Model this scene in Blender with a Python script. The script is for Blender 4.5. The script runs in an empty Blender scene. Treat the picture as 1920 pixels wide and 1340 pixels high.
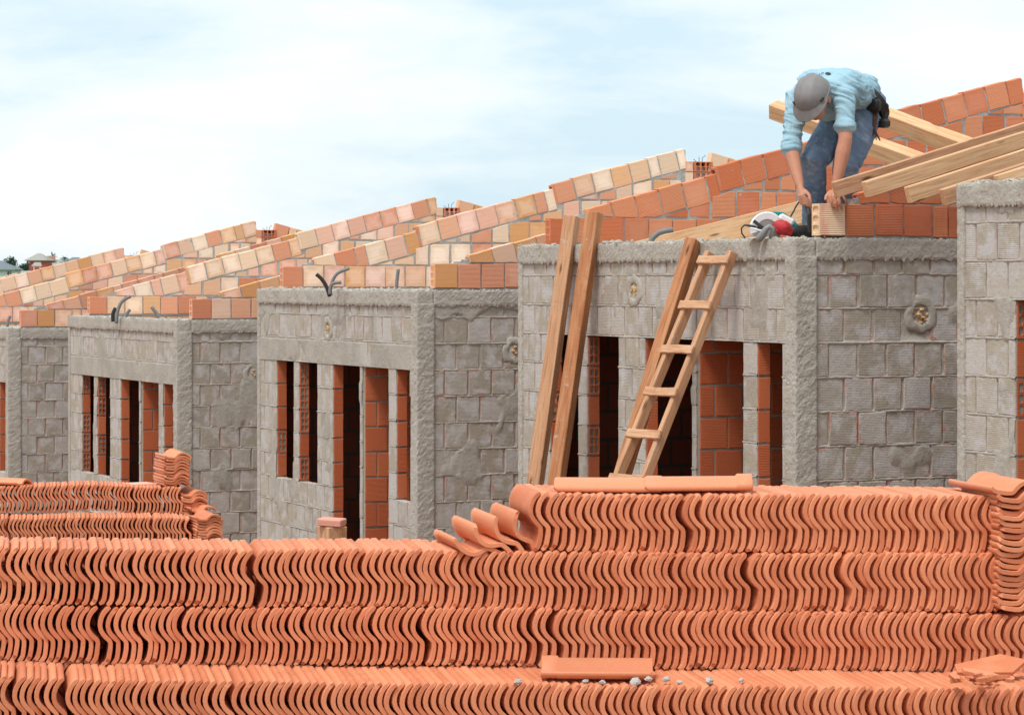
import bpy, bmesh, math, random
import numpy as np
from mathutils import Vector, Matrix, Euler

# ---------------------------------------------------------------- camera, sky, sun, exposure
scene = bpy.context.scene
COL = scene.collection
EYE = 1.55                       # camera height above the ground it stands on
F_PX, CX, HV = 5200.0, 960.0, 530.0   # focal length in photo pixels, centre column, horizon row
R = math.radians

cam_d = bpy.data.cameras.new('camera')
cam = bpy.data.objects.new('camera', cam_d); COL.objects.link(cam)
cam.location = (0, 0, EYE); cam.rotation_euler = (R(90), 0, 0)
cam_d.sensor_fit = 'HORIZONTAL'; cam_d.sensor_width = 36.0
cam_d.lens = F_PX / 1920 * 36.0
cam_d.shift_y = -140.0 / 1920.0
cam_d.clip_start = 0.1; cam_d.clip_end = 9000
scene.camera = cam

world = bpy.data.worlds.new('World'); scene.world = world
world.use_nodes = True
SUN_EL, SUN_AZ = 62.0, -146.0     # elevation; azimuth measured from +Y towards +X
def build_world():
    nt = world.node_tree; N = nt.nodes; Lk = nt.links
    N.clear()
    out = N.new('ShaderNodeOutputWorld')
    bg1 = N.new('ShaderNodeBackground'); bg2 = N.new('ShaderNodeBackground'); mx = N.new('ShaderNodeMixShader')
    sky = N.new('ShaderNodeTexSky'); sky.sky_type = 'NISHITA'; sky.sun_disc = False
    sky.sun_elevation = R(SUN_EL); sky.sun_rotation = R(SUN_AZ); sky.dust_density = 2.0
    Lk.new(sky.outputs[0], bg1.inputs[0]); bg1.inputs[1].default_value = 0.07
    tc = N.new('ShaderNodeTexCoord')
    mp = N.new('ShaderNodeMapping'); mp.inputs['Scale'].default_value = (5.0, 5.0, 19.0); mp.inputs['Location'].default_value = (0.4, 2.2, 1.3)
    Lk.new(tc.outputs['Generated'], mp.inputs[0])
    n1 = N.new('ShaderNodeTexNoise'); n1.inputs['Scale'].default_value = 1.0; n1.inputs['Detail'].default_value = 10; n1.inputs['Roughness'].default_value = 0.56; n1.inputs['Distortion'].default_value = 0.25
    Lk.new(mp.outputs[0], n1.inputs['Vector'])
    rp = N.new('ShaderNodeValToRGB'); cr = rp.color_ramp
    cr.elements[0].position = 0.38; cr.elements[0].color = (0.62, 0.785, 0.88, 1)
    cr.elements[1].position = 0.60; cr.elements[1].color = (0.93, 0.955, 0.965, 1)
    e = cr.elements.new(0.47); e.color = (0.78, 0.88, 0.925, 1)
    Lk.new(n1.outputs[0], rp.inputs[0])
    Lk.new(rp.outputs[0], bg2.inputs[0]); bg2.inputs[1].default_value = 0.62
    mx.inputs[0].default_value = 0.86
    Lk.new(bg1.outputs[0], mx.inputs[1]); Lk.new(bg2.outputs[0], mx.inputs[2])
    Lk.new(mx.outputs[0], out.inputs[0])
build_world()

sun_d = bpy.data.lights.new('sun', 'SUN'); sun_d.energy = 1.45; sun_d.angle = R(15); sun_d.color = (1.0, 0.95, 0.88)
sun = bpy.data.objects.new('sun', sun_d); COL.objects.link(sun)
_sd = Vector((math.cos(R(SUN_EL)) * math.sin(R(SUN_AZ)), math.cos(R(SUN_EL)) * math.cos(R(SUN_AZ)), math.sin(R(SUN_EL))))
sun.rotation_euler = _sd.to_track_quat('Z', 'Y').to_euler(); sun.location = (-10, -6, 20)

vs = scene.view_settings
vs.view_transform = 'Standard'; vs.look = 'None'; vs.gamma = 1.0; vs.exposure = 0.95
vs.use_curve_mapping = False

# ---------------------------------------------------------------- helpers
def P(u, v, d):
    """photo pixel + depth (metres along the view axis) -> world point"""
    return Vector(((u - CX) / F_PX * d, d, EYE + (HV - v) / F_PX * d))

def _hash(ix, iy, iz, seed):
    h = (ix.astype(np.int64) * 374761393 + iy.astype(np.int64) * 668265263 + iz.astype(np.int64) * 2147483647 + seed * 974634777) & 0xffffffff
    h = ((h ^ (h >> 13)) * 1274126177) & 0xffffffff
    h = h ^ (h >> 16)
    return h / 4294967295.0

def vn3(x, y, z, seed=0):
    x = np.asarray(x, float); y = np.asarray(y, float); z = np.asarray(z, float)
    ix, iy, iz = np.floor(x), np.floor(y), np.floor(z)
    fx, fy, fz = x - ix, y - iy, z - iz
    fx, fy, fz = [f * f * (3 - 2 * f) for f in (fx, fy, fz)]
    r = 0
    for dx in (0, 1):
        wx = fx if dx else 1 - fx
        for dy in (0, 1):
            wy = fy if dy else 1 - fy
            for dz in (0, 1):
                wz = fz if dz else 1 - fz
                r = r + wx * wy * wz * _hash(ix + dx, iy + dy, iz + dz, seed)
    return r

def fbm(x, y, z, seed=0, octv=3, gain=0.5):
    a, s, t = 1.0, 0, 0
    for o in range(octv):
        s = s + a * vn3(x * 2 ** o, y * 2 ** o, z * 2 ** o, seed + o * 17); t += a; a *= gain
    return s / t

def mesh_np(name, verts, faces, smooth=False):
    me = bpy.data.meshes.new(name)
    me.from_pydata([tuple(v) for v in verts], [], [tuple(f) for f in faces])
    if smooth:
        me.polygons.foreach_set('use_smooth', [True] * len(me.polygons))
    me.update()
    return me

class MB:
    """collects shapes into one mesh"""
    def __init__(s): s.v = []; s.f = []
    def add(s, vs_, fs_):
        b = len(s.v); s.v.extend([Vector(q) for q in vs_]); s.f.extend([tuple(i + b for i in f) for f in fs_]); return s
    def box(s, c, size, rot=None):
        hx, hy, hz = [q / 2 for q in size]
        vs_ = [Vector((x, y, z)) for x in (-hx, hx) for y in (-hy, hy) for z in (-hz, hz)]
        if rot is not None: vs_ = [rot @ q for q in vs_]
        c = Vector(c)
        return s.add([q + c for q in vs_], [(0, 1, 3, 2), (4, 6, 7, 5), (0, 4, 5, 1), (2, 3, 7, 6), (0, 2, 6, 4), (1, 5, 7, 3)])
    def bbox(s, c, size, bev, rot=None):
        """bevelled box"""
        bm = bmesh.new(); bmesh.ops.create_cube(bm, size=1.0)
        bmesh.ops.scale(bm, vec=size, verts=bm.verts)
        bmesh.ops.bevel(bm, geom=list(bm.edges), offset=bev, segments=1, affect='EDGES')
        M = (rot.to_4x4() if rot is not None else Matrix.Identity(4)); M.translation = Vector(c)
        bm.transform(M)
        bm.verts.ensure_lookup_table(); bm.verts.index_update()
        s.add([q.co.copy() for q in bm.verts], [[q.index for q in f.verts] for f in bm.faces]); bm.free(); return s
    def tube(s, pts, rad, seg=10, cap=True, side=None, flat=1.0):
        """tapered tube with rounded ends; flat squashes it across `side`"""
        pts = [Vector(q) for q in pts]
        rad = list(rad) if hasattr(rad, '__len__') else [rad] * len(pts)
        n = len(pts); rings = []
        up = Vector(side) if side is not None else None
        ref = None
        seq = []
        for i, p in enumerate(pts):
            t = (pts[min(i + 1, n - 1)] - pts[max(i - 1, 0)]).normalized()
            seq.append((p, t, rad[i]))
        full = []
        if cap:
            p, t, r = seq[0]
            for a in (80, 50, 22): full.append((p - t * r * math.sin(R(a)), t, r * math.cos(R(a))))
        full += seq
        if cap:
            p, t, r = seq[-1]
            for a in (22, 50, 80): full.append((p + t * r * math.sin(R(a)), t, r * math.cos(R(a))))
        vs_ = []
        for p, t, r in full:
            if up is not None: a = up - t * up.dot(t)
            elif ref is None: a = t.orthogonal()
            else: a = ref - t * ref.dot(t)
            a.normalize(); ref = a
            b = t.cross(a)
            for k in range(seg):
                an = 2 * math.pi * k / seg
                vs_.append(p + a * (math.cos(an) * r) + b * (math.sin(an) * r * flat))
        fs_ = []
        m = len(full)
        for i in range(m - 1):
            for k in range(seg):
                fs_.append((i * seg + k, i * seg + (k + 1) % seg, (i + 1) * seg + (k + 1) % seg, (i + 1) * seg + k))
        fs_.append(tuple(reversed(range(seg)))); fs_.append(tuple(range((m - 1) * seg, m * seg)))
        return s.add(vs_, fs_)
    def ball(s, c, rad, rot=None, seg=14, rings=9):
        vs_ = []; c = Vector(c); rad = Vector(rad) if hasattr(rad, '__len__') else Vector((rad,) * 3)
        for i in range(1, rings):
            th = math.pi * i / rings
            for k in range(seg):
                ph = 2 * math.pi * k / seg
                q = Vector((math.sin(th) * math.cos(ph) * rad.x, math.sin(th) * math.sin(ph) * rad.y, math.cos(th) * rad.z))
                vs_.append(q)
        vs_ += [Vector((0, 0, rad.z)), Vector((0, 0, -rad.z))]
        if rot is not None: vs_ = [rot @ q for q in vs_]
        fs_ = []
        for i in range(rings - 2):
            for k in range(seg):
                fs_.append((i * seg + k, (i + 1) * seg + k, (i + 1) * seg + (k + 1) % seg, i * seg + (k + 1) % seg))
        t, b = len(vs_) - 2, len(vs_) - 1
        for k in range(seg):
            fs_.append((t, k, (k + 1) % seg)); fs_.append((b, (rings - 2) * seg + (k + 1) % seg, (rings - 2) * seg + k))
        return s.add([q + c for q in vs_], fs_)
    def prism(s, poly, O, X, Y, Z, y0, y1):
        """2-D polygon (x,z) in the frame O,X,Z swept along Y"""
        n = len(poly)
        vs_ = [O + X * a + Z * b + Y * y0 for a, b in poly] + [O + X * a + Z * b + Y * y1 for a, b in poly]
        fs_ = [tuple(range(n)), tuple(reversed(range(n, 2 * n)))]
        for i in range(n):
            j = (i + 1) % n
            fs_.append((j, i, n + i, n + j))
        return s.add(vs_, fs_)
    def build(s, name, mat, parent=None, origin=None, smooth=False):
        o_ = Vector(origin) if origin is not None else Vector((0, 0, 0))
        me = mesh_np(name, [q - o_ for q in s.v], s.f, smooth)
        return link(name, me, mat, parent, origin=None if parent is not None else o_)

def link(name, me, mat, parent=None, origin=None):
    if mat is not None and not me.materials: me.materials.append(mat)
    o = bpy.data.objects.new(name, me); COL.objects.link(o)
    if parent is not None: o.parent = parent
    if origin is not None: o.location = origin
    return o

def tag(o, label=None, cat=None, group=None, kind=None):
    if label: o['label'] = label
    if cat: o['category'] = cat
    if group: o['group'] = group
    if kind: o['kind'] = kind
    return o

def empty(name, loc, label=None, cat=None, group=None):
    o = bpy.data.objects.new(name, None); COL.objects.link(o); o.location = loc
    o.empty_display_size = 0.2
    return tag(o, label, cat, group)

# ---------------------------------------------------------------- materials
class NT:
    def __init__(s, name):
        s.m = bpy.data.materials.new(name); s.m.use_nodes = True
        s.t = s.m.node_tree; s.b = s.t.nodes['Principled BSDF']
        s.b.inputs['Specular IOR Level'].default_value = 0.25
    def n(s, typ, **kw):
        q = s.t.nodes.new(typ)
        for k, v in kw.items():
            if k.startswith('_'): setattr(q, k[1:], v)
            else: q.inputs[k.replace('__', ' ')].default_value = v
        return q
    def l(s, a, b): s.t.links.new(a, b)
    def math(s, op, a, b=None, c=None, clamp=False):
        q = s.t.nodes.new('ShaderNodeMath'); q.operation = op; q.use_clamp = clamp
        for i, w in enumerate((a, b, c)):
            if w is None: continue
            if isinstance(w, (int, float)): q.inputs[i].default_value = w
            else: s.l(w, q.inputs[i])
        return q.outputs[0]
    def ss(s, x, lo, hi):
        q = s.t.nodes.new('ShaderNodeMapRange'); q.interpolation_type = 'SMOOTHSTEP'
        s.l(x, q.inputs[0]); q.inputs[1].default_value = lo; q.inputs[2].default_value = hi
        return q.outputs[0]
    def mix(s, fac, a, b, mode='MIX'):
        q = s.t.nodes.new('ShaderNodeMix'); q.data_type = 'RGBA'; q.blend_type = mode
        for idx, w in ((0, fac), (6, a), (7, b)):
            if isinstance(w, (int, float)): q.inputs[idx].default_value = w
            elif isinstance(w, (tuple, list)): q.inputs[idx].default_value = (*w, 1) if len(w) == 3 else w
            else: s.l(w, q.inputs[idx])
        return q.outputs[2]
    def pos(s): return s.n('ShaderNodeNewGeometry').outputs['Position']
    def obj(s): return s.n('ShaderNodeTexCoord').outputs['Object']
    def mapv(s, v, scale=(1, 1, 1), rot=(0, 0, 0)):
        q = s.n('ShaderNodeMapping'); q.inputs['Scale'].default_value = scale; q.inputs['Rotation'].default_value = rot
        s.l(v, q.inputs[0]); return q.outputs[0]
    def noise(s, v, scale, detail=4, rough=0.55, dist=0.0):
        q = s.n('ShaderNodeTexNoise', Scale=scale, Detail=detail, Roughness=rough, Distortion=dist)
        s.l(v, q.inputs['Vector']); return q.outputs[0]
    def color(s, c):
        if isinstance(c, tuple): s.b.inputs['Base Color'].default_value = (*c, 1)
        else: s.l(c, s.b.inputs['Base Color'])
    def bump(s, h, dist, strength=1.0, prev=None):
        q = s.n('ShaderNodeBump', Strength=strength, Distance=dist)
        s.l(h, q.inputs['Height'])
        if prev is not None: s.l(prev, q.inputs['Normal'])
        s.l(q.outputs[0], s.b.inputs['Normal']); return q.outputs[0]
    def rough(s, r): s.b.inputs['Roughness'].default_value = r

MAT = {}
def mat_brick(name, gray):
    k = NT(name); k.rough(0.9)
    ob = k.obj(); ps = k.pos()
    info = k.n('ShaderNodeObjectInfo'); base = info.outputs['Color']; rnd = info.outputs['Random']
    sep = k.n('ShaderNodeSeparateXYZ'); k.l(ob, sep.inputs[0])
    ax = k.math('ABSOLUTE', sep.outputs[0]); az = k.math('ABSOLUTE', sep.outputs[2])
    r = k.math('MULTIPLY', k.math('MAXIMUM', ax, az), 2.0)
    off = k.n('ShaderNodeVectorMath', _operation='ADD'); cmb = k.n('ShaderNodeCombineXYZ')
    k.l(k.math('MULTIPLY', rnd, 37.0), cmb.inputs[0]); k.l(k.math('MULTIPLY', rnd, 19.0), cmb.inputs[1])
    k.l(ps, off.inputs[0]); k.l(cmb.outputs[0], off.inputs[1]); pv = off.outputs[0]
    n_big = k.noise(pv, 9.0, 3); n_mid = k.noise(pv, 34.0, 5, 0.6); n_fine = k.noise(pv, 160.0, 3, 0.6)
    comb = k.noise(k.mapv(ob, (1.2, 1.0, 42.0)), 1.0, 2, 0.6)
    rib = k.math('SINE', k.math('MULTIPLY', sep.outputs[2], 2 * math.pi * 19.0))
    ribbed = k.ss(rnd, 0.28, 0.34)
    if gray:
        lightg = k.mix(k.ss(n_big, 0.42, 0.66), base, (0.52, 0.505, 0.49))
        c = k.mix(k.math('MULTIPLY', k.ss(n_mid, 0.55, 0.8), .55), lightg, (0.25, 0.23, 0.205))
        c = k.mix(k.math('MULTIPLY', k.ss(comb, 0.45, 0.75), 0.16), c, (0.22, 0.20, 0.18))
        edge = k.math('ADD', r, k.math('MULTIPLY', k.math('SUBTRACT', n_mid, 0.5), 0.75))
        edge = k.math('ADD', edge, k.math('MULTIPLY', k.math('SUBTRACT', n_big, 0.5), 1.1))
        em = k.ss(edge, 0.93, 1.10)
        gate = k.math('MULTIPLY', em, k.ss(n_fine, 0.30, 0.55))
        c = k.mix(k.math('MULTIPLY', gate, k.math('MULTIPLY', info.outputs['Alpha'], 0.85)), c, (0.47, 0.15, 0.07))
        scuff = k.noise(k.mapv(pv, (10, 10, 55)), 1.0, 4, .65)
        sg = k.math('MULTIPLY', k.math('MULTIPLY', k.ss(scuff, .58, .70), k.ss(n_big, .46, .60)), k.math('MULTIPLY', info.outputs['Alpha'], .6))
        c = k.mix(sg, c, (0.43, 0.17, 0.095))
        damp = k.noise(k.mapv(ps, (5, 5, 1.6)), 1.0, 4, .6)
        c = k.mix(k.math('MULTIPLY', k.ss(damp, .54, .70), .30), c, (0.21, 0.19, 0.16))
        k.color(c)
        rb = k.math('MULTIPLY', rib, k.math('MULTIPLY', ribbed, 0.13))
        h = k.math('ADD', k.math('ADD', rb, k.math('MULTIPLY', n_mid, 1.6)), k.math('MULTIPLY', n_fine, 0.9))
        k.bump(h, 0.0032, 0.9)
    else:
        hsv = k.n('ShaderNodeHueSaturation', Saturation=0.72, Value=1.28); k.l(base, hsv.inputs['Color']); alpha = info.outputs['Alpha']
        shp = k.math('ADD', r, k.math('MULTIPLY', k.math('SUBTRACT', n_big, 0.5), 1.5))
        flash = k.math('MULTIPLY', k.ss(k.math('SUBTRACT', 1.0, shp), -0.2, 0.7), k.ss(k.math('FRACT', k.math('MULTIPLY', rnd, 7.13)), 0.45, 0.75))
        c = k.mix(k.math('MULTIPLY', flash, k.math('MULTIPLY', alpha, 0.75)), base, hsv.outputs[0])
        c = k.mix(k.math('MULTIPLY', k.ss(comb, 0.5, 0.72), 0.22), c, (0.30, 0.085, 0.035))
        c = k.mix(k.math('MULTIPLY', k.ss(n_mid, 0.62, 0.78), 0.22), c, (0.46, 0.18, 0.075))
        c = k.mix(k.math('MULTIPLY', k.ss(n_big, 0.70, 0.78), 0.25), c, (0.50, 0.40, 0.33))
        c = k.mix(k.math('MULTIPLY', k.ss(n_fine, 0.62, 0.72), 0.18), c, (0.75, 0.6, 0.5))
        k.color(c)
        h = k.math('ADD', k.math('MULTIPLY', k.math('MULTIPLY', rib, ribbed), 0.3), k.math('MULTIPLY', n_fine, 0.8))
        k.bump(h, 0.0026, 0.9)
    return k.m
def mat_mortar(name, c0, c1, c2, scale=1.0, bump=0.006):
    k = NT(name); k.rough(0.95); ps = k.pos()
    a = k.noise(ps, 3.5 * scale, 4); b = k.noise(ps, 26 * scale, 5, 0.62); d = k.noise(ps, 130 * scale, 4, 0.65)
    c = k.mix(k.ss(a, 0.35, 0.65), c0, c1)
    c = k.mix(k.math('MULTIPLY', k.ss(b, 0.5, 0.75), 0.6), c, c2)
    c = k.mix(k.math('MULTIPLY', k.ss(d, 0.55, 0.75), 0.35), c, (0.15, 0.135, 0.12))
    k.color(c)
    k.bump(k.math('ADD', b, k.math('MULTIPLY', d, 0.45)), bump, 0.9)
    return k.m
def mat_tile(name, attr_obj=True):
    k = NT(name); k.rough(0.6); k.b.inputs['Specular IOR Level'].default_value = 0.5; k.b.inputs['Sheen Weight'].default_value = 0.14; k.b.inputs['Sheen Roughness'].default_value = 0.35; k.b.inputs['Sheen Tint'].default_value = (1, .86, .76, 1); ps = k.pos()
    isl = k.n('ShaderNodeNewGeometry').outputs['Random Per Island']
    rnd = k.n('ShaderNodeObjectInfo').outputs['Random']
    v = k.math('FRACT', k.math('ADD', isl, rnd))
    a = k.noise(ps, 11.0, 4); b = k.noise(ps, 60, 4, 0.6); d = k.noise(ps, 260, 3, 0.6)
    c = k.mix(v, (0.55, 0.17, 0.075), (0.71, 0.27, 0.132))
    c = k.mix(k.math('MULTIPLY', k.ss(a, 0.45, 0.7), 0.5), c, (0.69, 0.275, 0.145))
    c = k.mix(k.math('MULTIPLY', k.ss(b, 0.55, 0.75), 0.35), c, (0.47, 0.15, 0.075))
    c = k.mix(k.math('MULTIPLY', k.ss(b, 0.66, 0.73), 0.45), c, (0.66, 0.46, 0.36))
    st = k.noise(ps, 5.0, 5, .65); c = k.mix(k.math('MULTIPLY', k.ss(st, .60, .74), .28), c, (.40, .12, .055))
    k.color(c); k.bump(k.math('ADD', b, k.math('MULTIPLY', d, 0.3)), 0.0016, 0.6)
    return k.m
def mat_wood(name, c0, c1, c2, axis_scale=(2.2, 26, 26)):
    k = NT(name); k.rough(0.8); ob = k.obj()
    info = k.n('ShaderNodeObjectInfo'); off = k.n('ShaderNodeVectorMath', _operation='ADD'); cmb = k.n('ShaderNodeCombineXYZ')
    k.l(k.math('MULTIPLY', info.outputs['Random'], 23.0), cmb.inputs[0]); k.l(ob, off.inputs[0]); k.l(cmb.outputs[0], off.inputs[1])
    v = off.outputs[0]
    g = k.noise(k.mapv(v, axis_scale), 1.0, 6, 0.6, 0.6); g2 = k.noise(k.mapv(v, (axis_scale[0] * 2, axis_scale[1] * 4, axis_scale[2] * 4)), 1.0, 3)
    st = k.noise(v, 4.0, 4, 0.6)
    c = k.mix(k.ss(g, 0.3, 0.7), c0, c1)
    c = k.mix(k.math('MULTIPLY', k.ss(g2, 0.45, 0.7), 0.6), c, c2)
    c = k.mix(k.math('MULTIPLY', k.ss(st, 0.6, 0.72), 0.5), c, c2)
    kn = k.n('ShaderNodeTexVoronoi', Scale=1.0); k.l(k.mapv(v, (2.6, 11, 11)), kn.inputs['Vector'])
    c = k.mix(k.ss(kn.outputs['Distance'], .16, .05), c, tuple(q * .38 for q in c2))
    sp_ = k.noise(v, 30.0, 4, .6); spl = k.noise(v, 3.1, 2)
    c = k.mix(k.math('MULTIPLY', k.math('MULTIPLY', k.ss(sp_, .60, .66), k.ss(spl, .5, .62)), .7), c, (.50, .47, .43))
    saw = k.noise(k.mapv(v, (120, 3, 3)), 1.0, 2)
    c = k.mix(k.math('MULTIPLY', k.ss(saw, 0.5, 0.7), 0.15), c, c2)
    k.color(c); k.bump(k.math('ADD', g2, k.math('MULTIPLY', saw, 0.6)), 0.0018, 0.7)
    return k.m
def mat_plain(name, c, rough=0.7, nscale=20, var=0.2, bump=0.0, metal=0.0, spec=0.25):
    k = NT(name); k.rough(rough); k.b.inputs['Metallic'].default_value = metal; k.b.inputs['Specular IOR Level'].default_value = spec
    n = k.noise(k.pos(), nscale, 4)
    k.color(k.mix(n, tuple(q * (1 - var) for q in c), tuple(min(1, q * (1 + var)) for q in c)))
    if bump: k.bump(n, bump, 0.8)
    return k.m
MAT['brick_gray'] = mat_brick('cement_smeared_brick', True)
MAT['brick'] = mat_brick('clay_brick', False)
MAT['mortar'] = mat_mortar('wall_mortar', (0.37, 0.342, 0.295), (0.44, 0.41, 0.36), (0.53, 0.505, 0.46), 1.2, .007)
MAT['mortar_dk'] = mat_mortar('gable_mortar', (0.36, 0.35, 0.335), (0.44, 0.43, 0.415), (0.27, 0.255, 0.24))
MAT['concrete'] = mat_mortar('rough_concrete', (0.41, 0.38, 0.325), (0.48, 0.452, 0.40), (0.57, 0.55, 0.51), 2.0, 0.009)
MAT['tile'] = mat_tile('terracotta')
MAT['wood_red'] = mat_wood('sawn_hardwood', (0.42, 0.17, 0.075), (0.58, 0.29, 0.145), (0.28, 0.11, 0.05))
MAT['wood_pale'] = mat_wood('sawn_pine', (0.63, 0.37, 0.195), (0.73, 0.48, 0.285), (0.43, 0.21, 0.09))
MAT['wood_mid'] = mat_wood('sawn_timber', (0.51, 0.265, 0.145), (0.63, 0.38, 0.225), (0.32, 0.145, 0.07))
# ---------------------------------------------------------------- lie of the land
TH = R(24.5)
D1 = Vector((-math.sin(TH), math.cos(TH), 0))     # along the row of house fronts, away from the camera
D2 = Vector((math.cos(TH), math.sin(TH), 0))      # from the house front back into the house
UP = Vector((0, 0, 1))
#        corner u, depth, wall-top height above the eye, front length
UNITS = {'E': (2841, 11.33, 0.53, 4.04), 'A': (1495, 16.40, 0.26, 3.93), 'B': (785, 21.47, -0.06, 3.735),
         'C': (335, 26.54, -0.36, 3.88), 'D': (18, 31.60, -0.52, 3.88), 'F': (-201, 36.67, -0.81, 3.88), 'G': (-370, 41.74, -1.18, 3.88)}
WALL_H = 2.75
def smooth(a, b, x):
    t = np.clip((x - a) / (b - a), 0, 1); return t * t * (3 - 2 * t)
def ground_z(x, y):
    x = np.asarray(x, float); y = np.asarray(y, float)
    q = (x - 1.687) * (-math.sin(TH)) + (y - 16.4) * math.cos(TH)
    base = -2.50 - 0.054 * np.clip(q, -12, 60)
    near = -EYE + 0 * x
    w = smooth(10.3, 14.0, y)
    z = near * (1 - w) + base * w
    far = smooth(80, 420, y)
    hill = -3.2 + 2.4 * np.exp(-((x + 130) / 90) ** 2 - ((y - 800) / 260) ** 2) + 7.0 * np.exp(-((x + 172) / 14) ** 2 - ((y - 1010) / 60) ** 2)
    z = z * (1 - far) + hill * far
    return z + EYE
def gz(x, y): return float(ground_z(x, y))

def build_ground():
    xs = np.unique(np.concatenate([np.linspace(-14, 14, 90), np.linspace(-60, 60, 40), np.linspace(-400, 400, 70), np.linspace(-6000, 6000, 24)]))
    ys = np.unique(np.concatenate([np.linspace(-8, 50, 120), np.linspace(50, 420, 40), np.linspace(420, 1300, 60), np.linspace(1300, 7000, 14), np.linspace(-3000, -8, 8)]))
    X, Y = np.meshgrid(xs, ys)
    Z = ground_z(X, Y) + 0.05 * (fbm(X * 1.7, Y * 1.7, X * 0, 5) - 0.5) * (np.abs(Y) < 60)
    V = np.stack([X.ravel(), Y.ravel(), Z.ravel()], 1)
    nx, ny = len(xs), len(ys)
    i = np.arange(ny - 1)[:, None] * nx + np.arange(nx - 1)[None, :]
    Fq = np.stack([i, i + 1, i + nx + 1, i + nx], -1).reshape(-1, 4)
    me = mesh_np('ground', V.tolist(), Fq.tolist(), True)
    k = NT('site_earth'); k.rough(0.95); ps = k.pos()
    a = k.noise(ps, 1.4, 5); b = k.noise(ps, 18, 5, 0.6)
    c = k.mix(a, (0.26, 0.12, 0.065), (0.36, 0.21, 0.13)); c = k.mix(k.ss(b, 0.5, 0.75), c, (0.18, 0.085, 0.05))
    sp = k.n('ShaderNodeSeparateXYZ'); k.l(ps, sp.inputs[0])
    c = k.mix(k.ss(sp.outputs[1], 90.0, 220.0), c, (0.12, 0.21, 0.055))
    k.color(c); k.bump(b, 0.02, 0.8)
    o = link('ground', me, k.m); tag(o, kind='structure')
build_ground()

# ---------------------------------------------------------------- brick meshes (unit size, front face at y=-0.5)
rng = random.Random(11)
def prism_brick_mesh(name, poly, bev=0.018, back=True):
    """poly: normalised (x,z) outline, counter-clockwise seen from the front"""
    n = len(poly); cx = sum(p[0] for p in poly) / n; cz = sum(p[1] for p in poly) / n
    vs_ = []
    for y, sh in ((-0.5, bev), (-0.5 + bev * 2.2, 0.0), (0.5, 0.0)):
        for x, z in poly:
            dx, dz = x - cx, z - cz; ln = math.hypot(dx, dz) or 1
            vs_.append((x - dx / ln * sh, y, z - dz / ln * sh))
    fs_ = [tuple(range(n))]
    for rr in range(2):
        for i in range(n):
            j = (i + 1) % n
            fs_.append((rr * n + j, rr * n + i, (rr + 1) * n + i, (rr + 1) * n + j))
    fs_.append(tuple(reversed(range(2 * n, 3 * n))))
    return mesh_np(name, vs_, fs_)
def outline(jit, chips=True):
    base = [(-.5, -.5), (-.18, -.5), (.2, -.5), (.5, -.5), (.5, -.15), (.5, .2), (.5, .5), (.15, .5), (-.2, .5), (-.5, .5), (-.5, .16), (-.5, -.2)]
    return [(x + rng.uniform(-jit, jit), z + rng.uniform(-jit, jit)) for x, z in base]
BR = [prism_brick_mesh('brick', outline(0.012)) for _ in range(10)]
for me in BR: me.materials.append(MAT['brick'])
BRG = [prism_brick_mesh('brick', outline(0.02), 0.03) for _ in range(10)]
for me in BRG: me.materials.append(MAT['brick_gray'])
def hollow_mesh(cols=2, rows=3, chamfer=False):
    def lines(n, wall, web):
        L = [-.5]; cell = (1 - 2 * wall - (n - 1) * web) / n; p = -.5 + wall
        for i in range(n): L += [p, p + cell]; p += cell + web
        return L + [.5]
    xs = lines(cols, .10, .075); zs = lines(rows, .075, .05)
    vs_, fs_ = [], []
    def quad(a, b, c, d): k = len(vs_); vs_.extend([a, b, c, d]); fs_.append((k, k + 1, k + 2, k + 3))
    for i in range(len(xs) - 1):
        for j in range(len(zs) - 1):
            x0, x1, z0, z1 = xs[i], xs[i + 1], zs[j], zs[j + 1]
            if i % 2 == 1 and j % 2 == 1:
                c = 0.22
                # chamfered hole: corner pieces keep the front, the rest is a well
                cx_, cz_ = (x1 - x0) * c, (z1 - z0) * c
                o8 = [(x0 + cx_, z0), (x1 - cx_, z0), (x1, z0 + cz_), (x1, z1 - cz_), (x1 - cx_, z1), (x0 + cx_, z1), (x0, z1 - cz_), (x0, z0 + cz_)]
                for (a, b), crn in (((7, 0), (x0, z0)), ((1, 2), (x1, z0)), ((3, 4), (x1, z1)), ((5, 6), (x0, z1))):
                    k = len(vs_); vs_.extend([(crn[0], -.5, crn[1]), (o8[b][0], -.5, o8[b][1]), (o8[a][0], -.5, o8[a][1])]); fs_.append((k, k + 1, k + 2))
                for q in range(8):
                    a, b = o8[q], o8[(q + 1) % 8]
                    quad((a[0], -.5, a[1]), (b[0], -.5, b[1]), (b[0], .45, b[1]), (a[0], .45, a[1]))
                k = len(vs_); vs_.extend([(x, .45, z) for x, z in o8]); fs_.append(tuple(range(k, k + 8)))
            else:
                quad((x0, -.5, z0), (x1, -.5, z0), (x1, -.5, z1), (x0, -.5, z1))
    quad((-.5, -.5, -.5), (-.5, .5, -.5), (.5, .5, -.5), (.5, -.5, -.5)); quad((-.5, -.5, .5), (.5, -.5, .5), (.5, .5, .5), (-.5, .5, .5))
    quad((-.5, -.5, -.5), (-.5, -.5, .5), (-.5, .5, .5), (-.5, .5, -.5)); quad((.5, -.5, -.5), (.5, .5, -.5), (.5, .5, .5), (.5, -.5, .5))
    quad((-.5, .5, -.5), (-.5, .5, .5), (.5, .5, .5), (.5, .5, -.5))
    me = mesh_np('brick', vs_, fs_); me.materials.append(MAT['brick']); return me
HOLLOW23 = hollow_mesh(2, 3); HOLLOW32 = hollow_mesh(3, 2); HOLLOW13 = hollow_mesh(1, 3)

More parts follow.
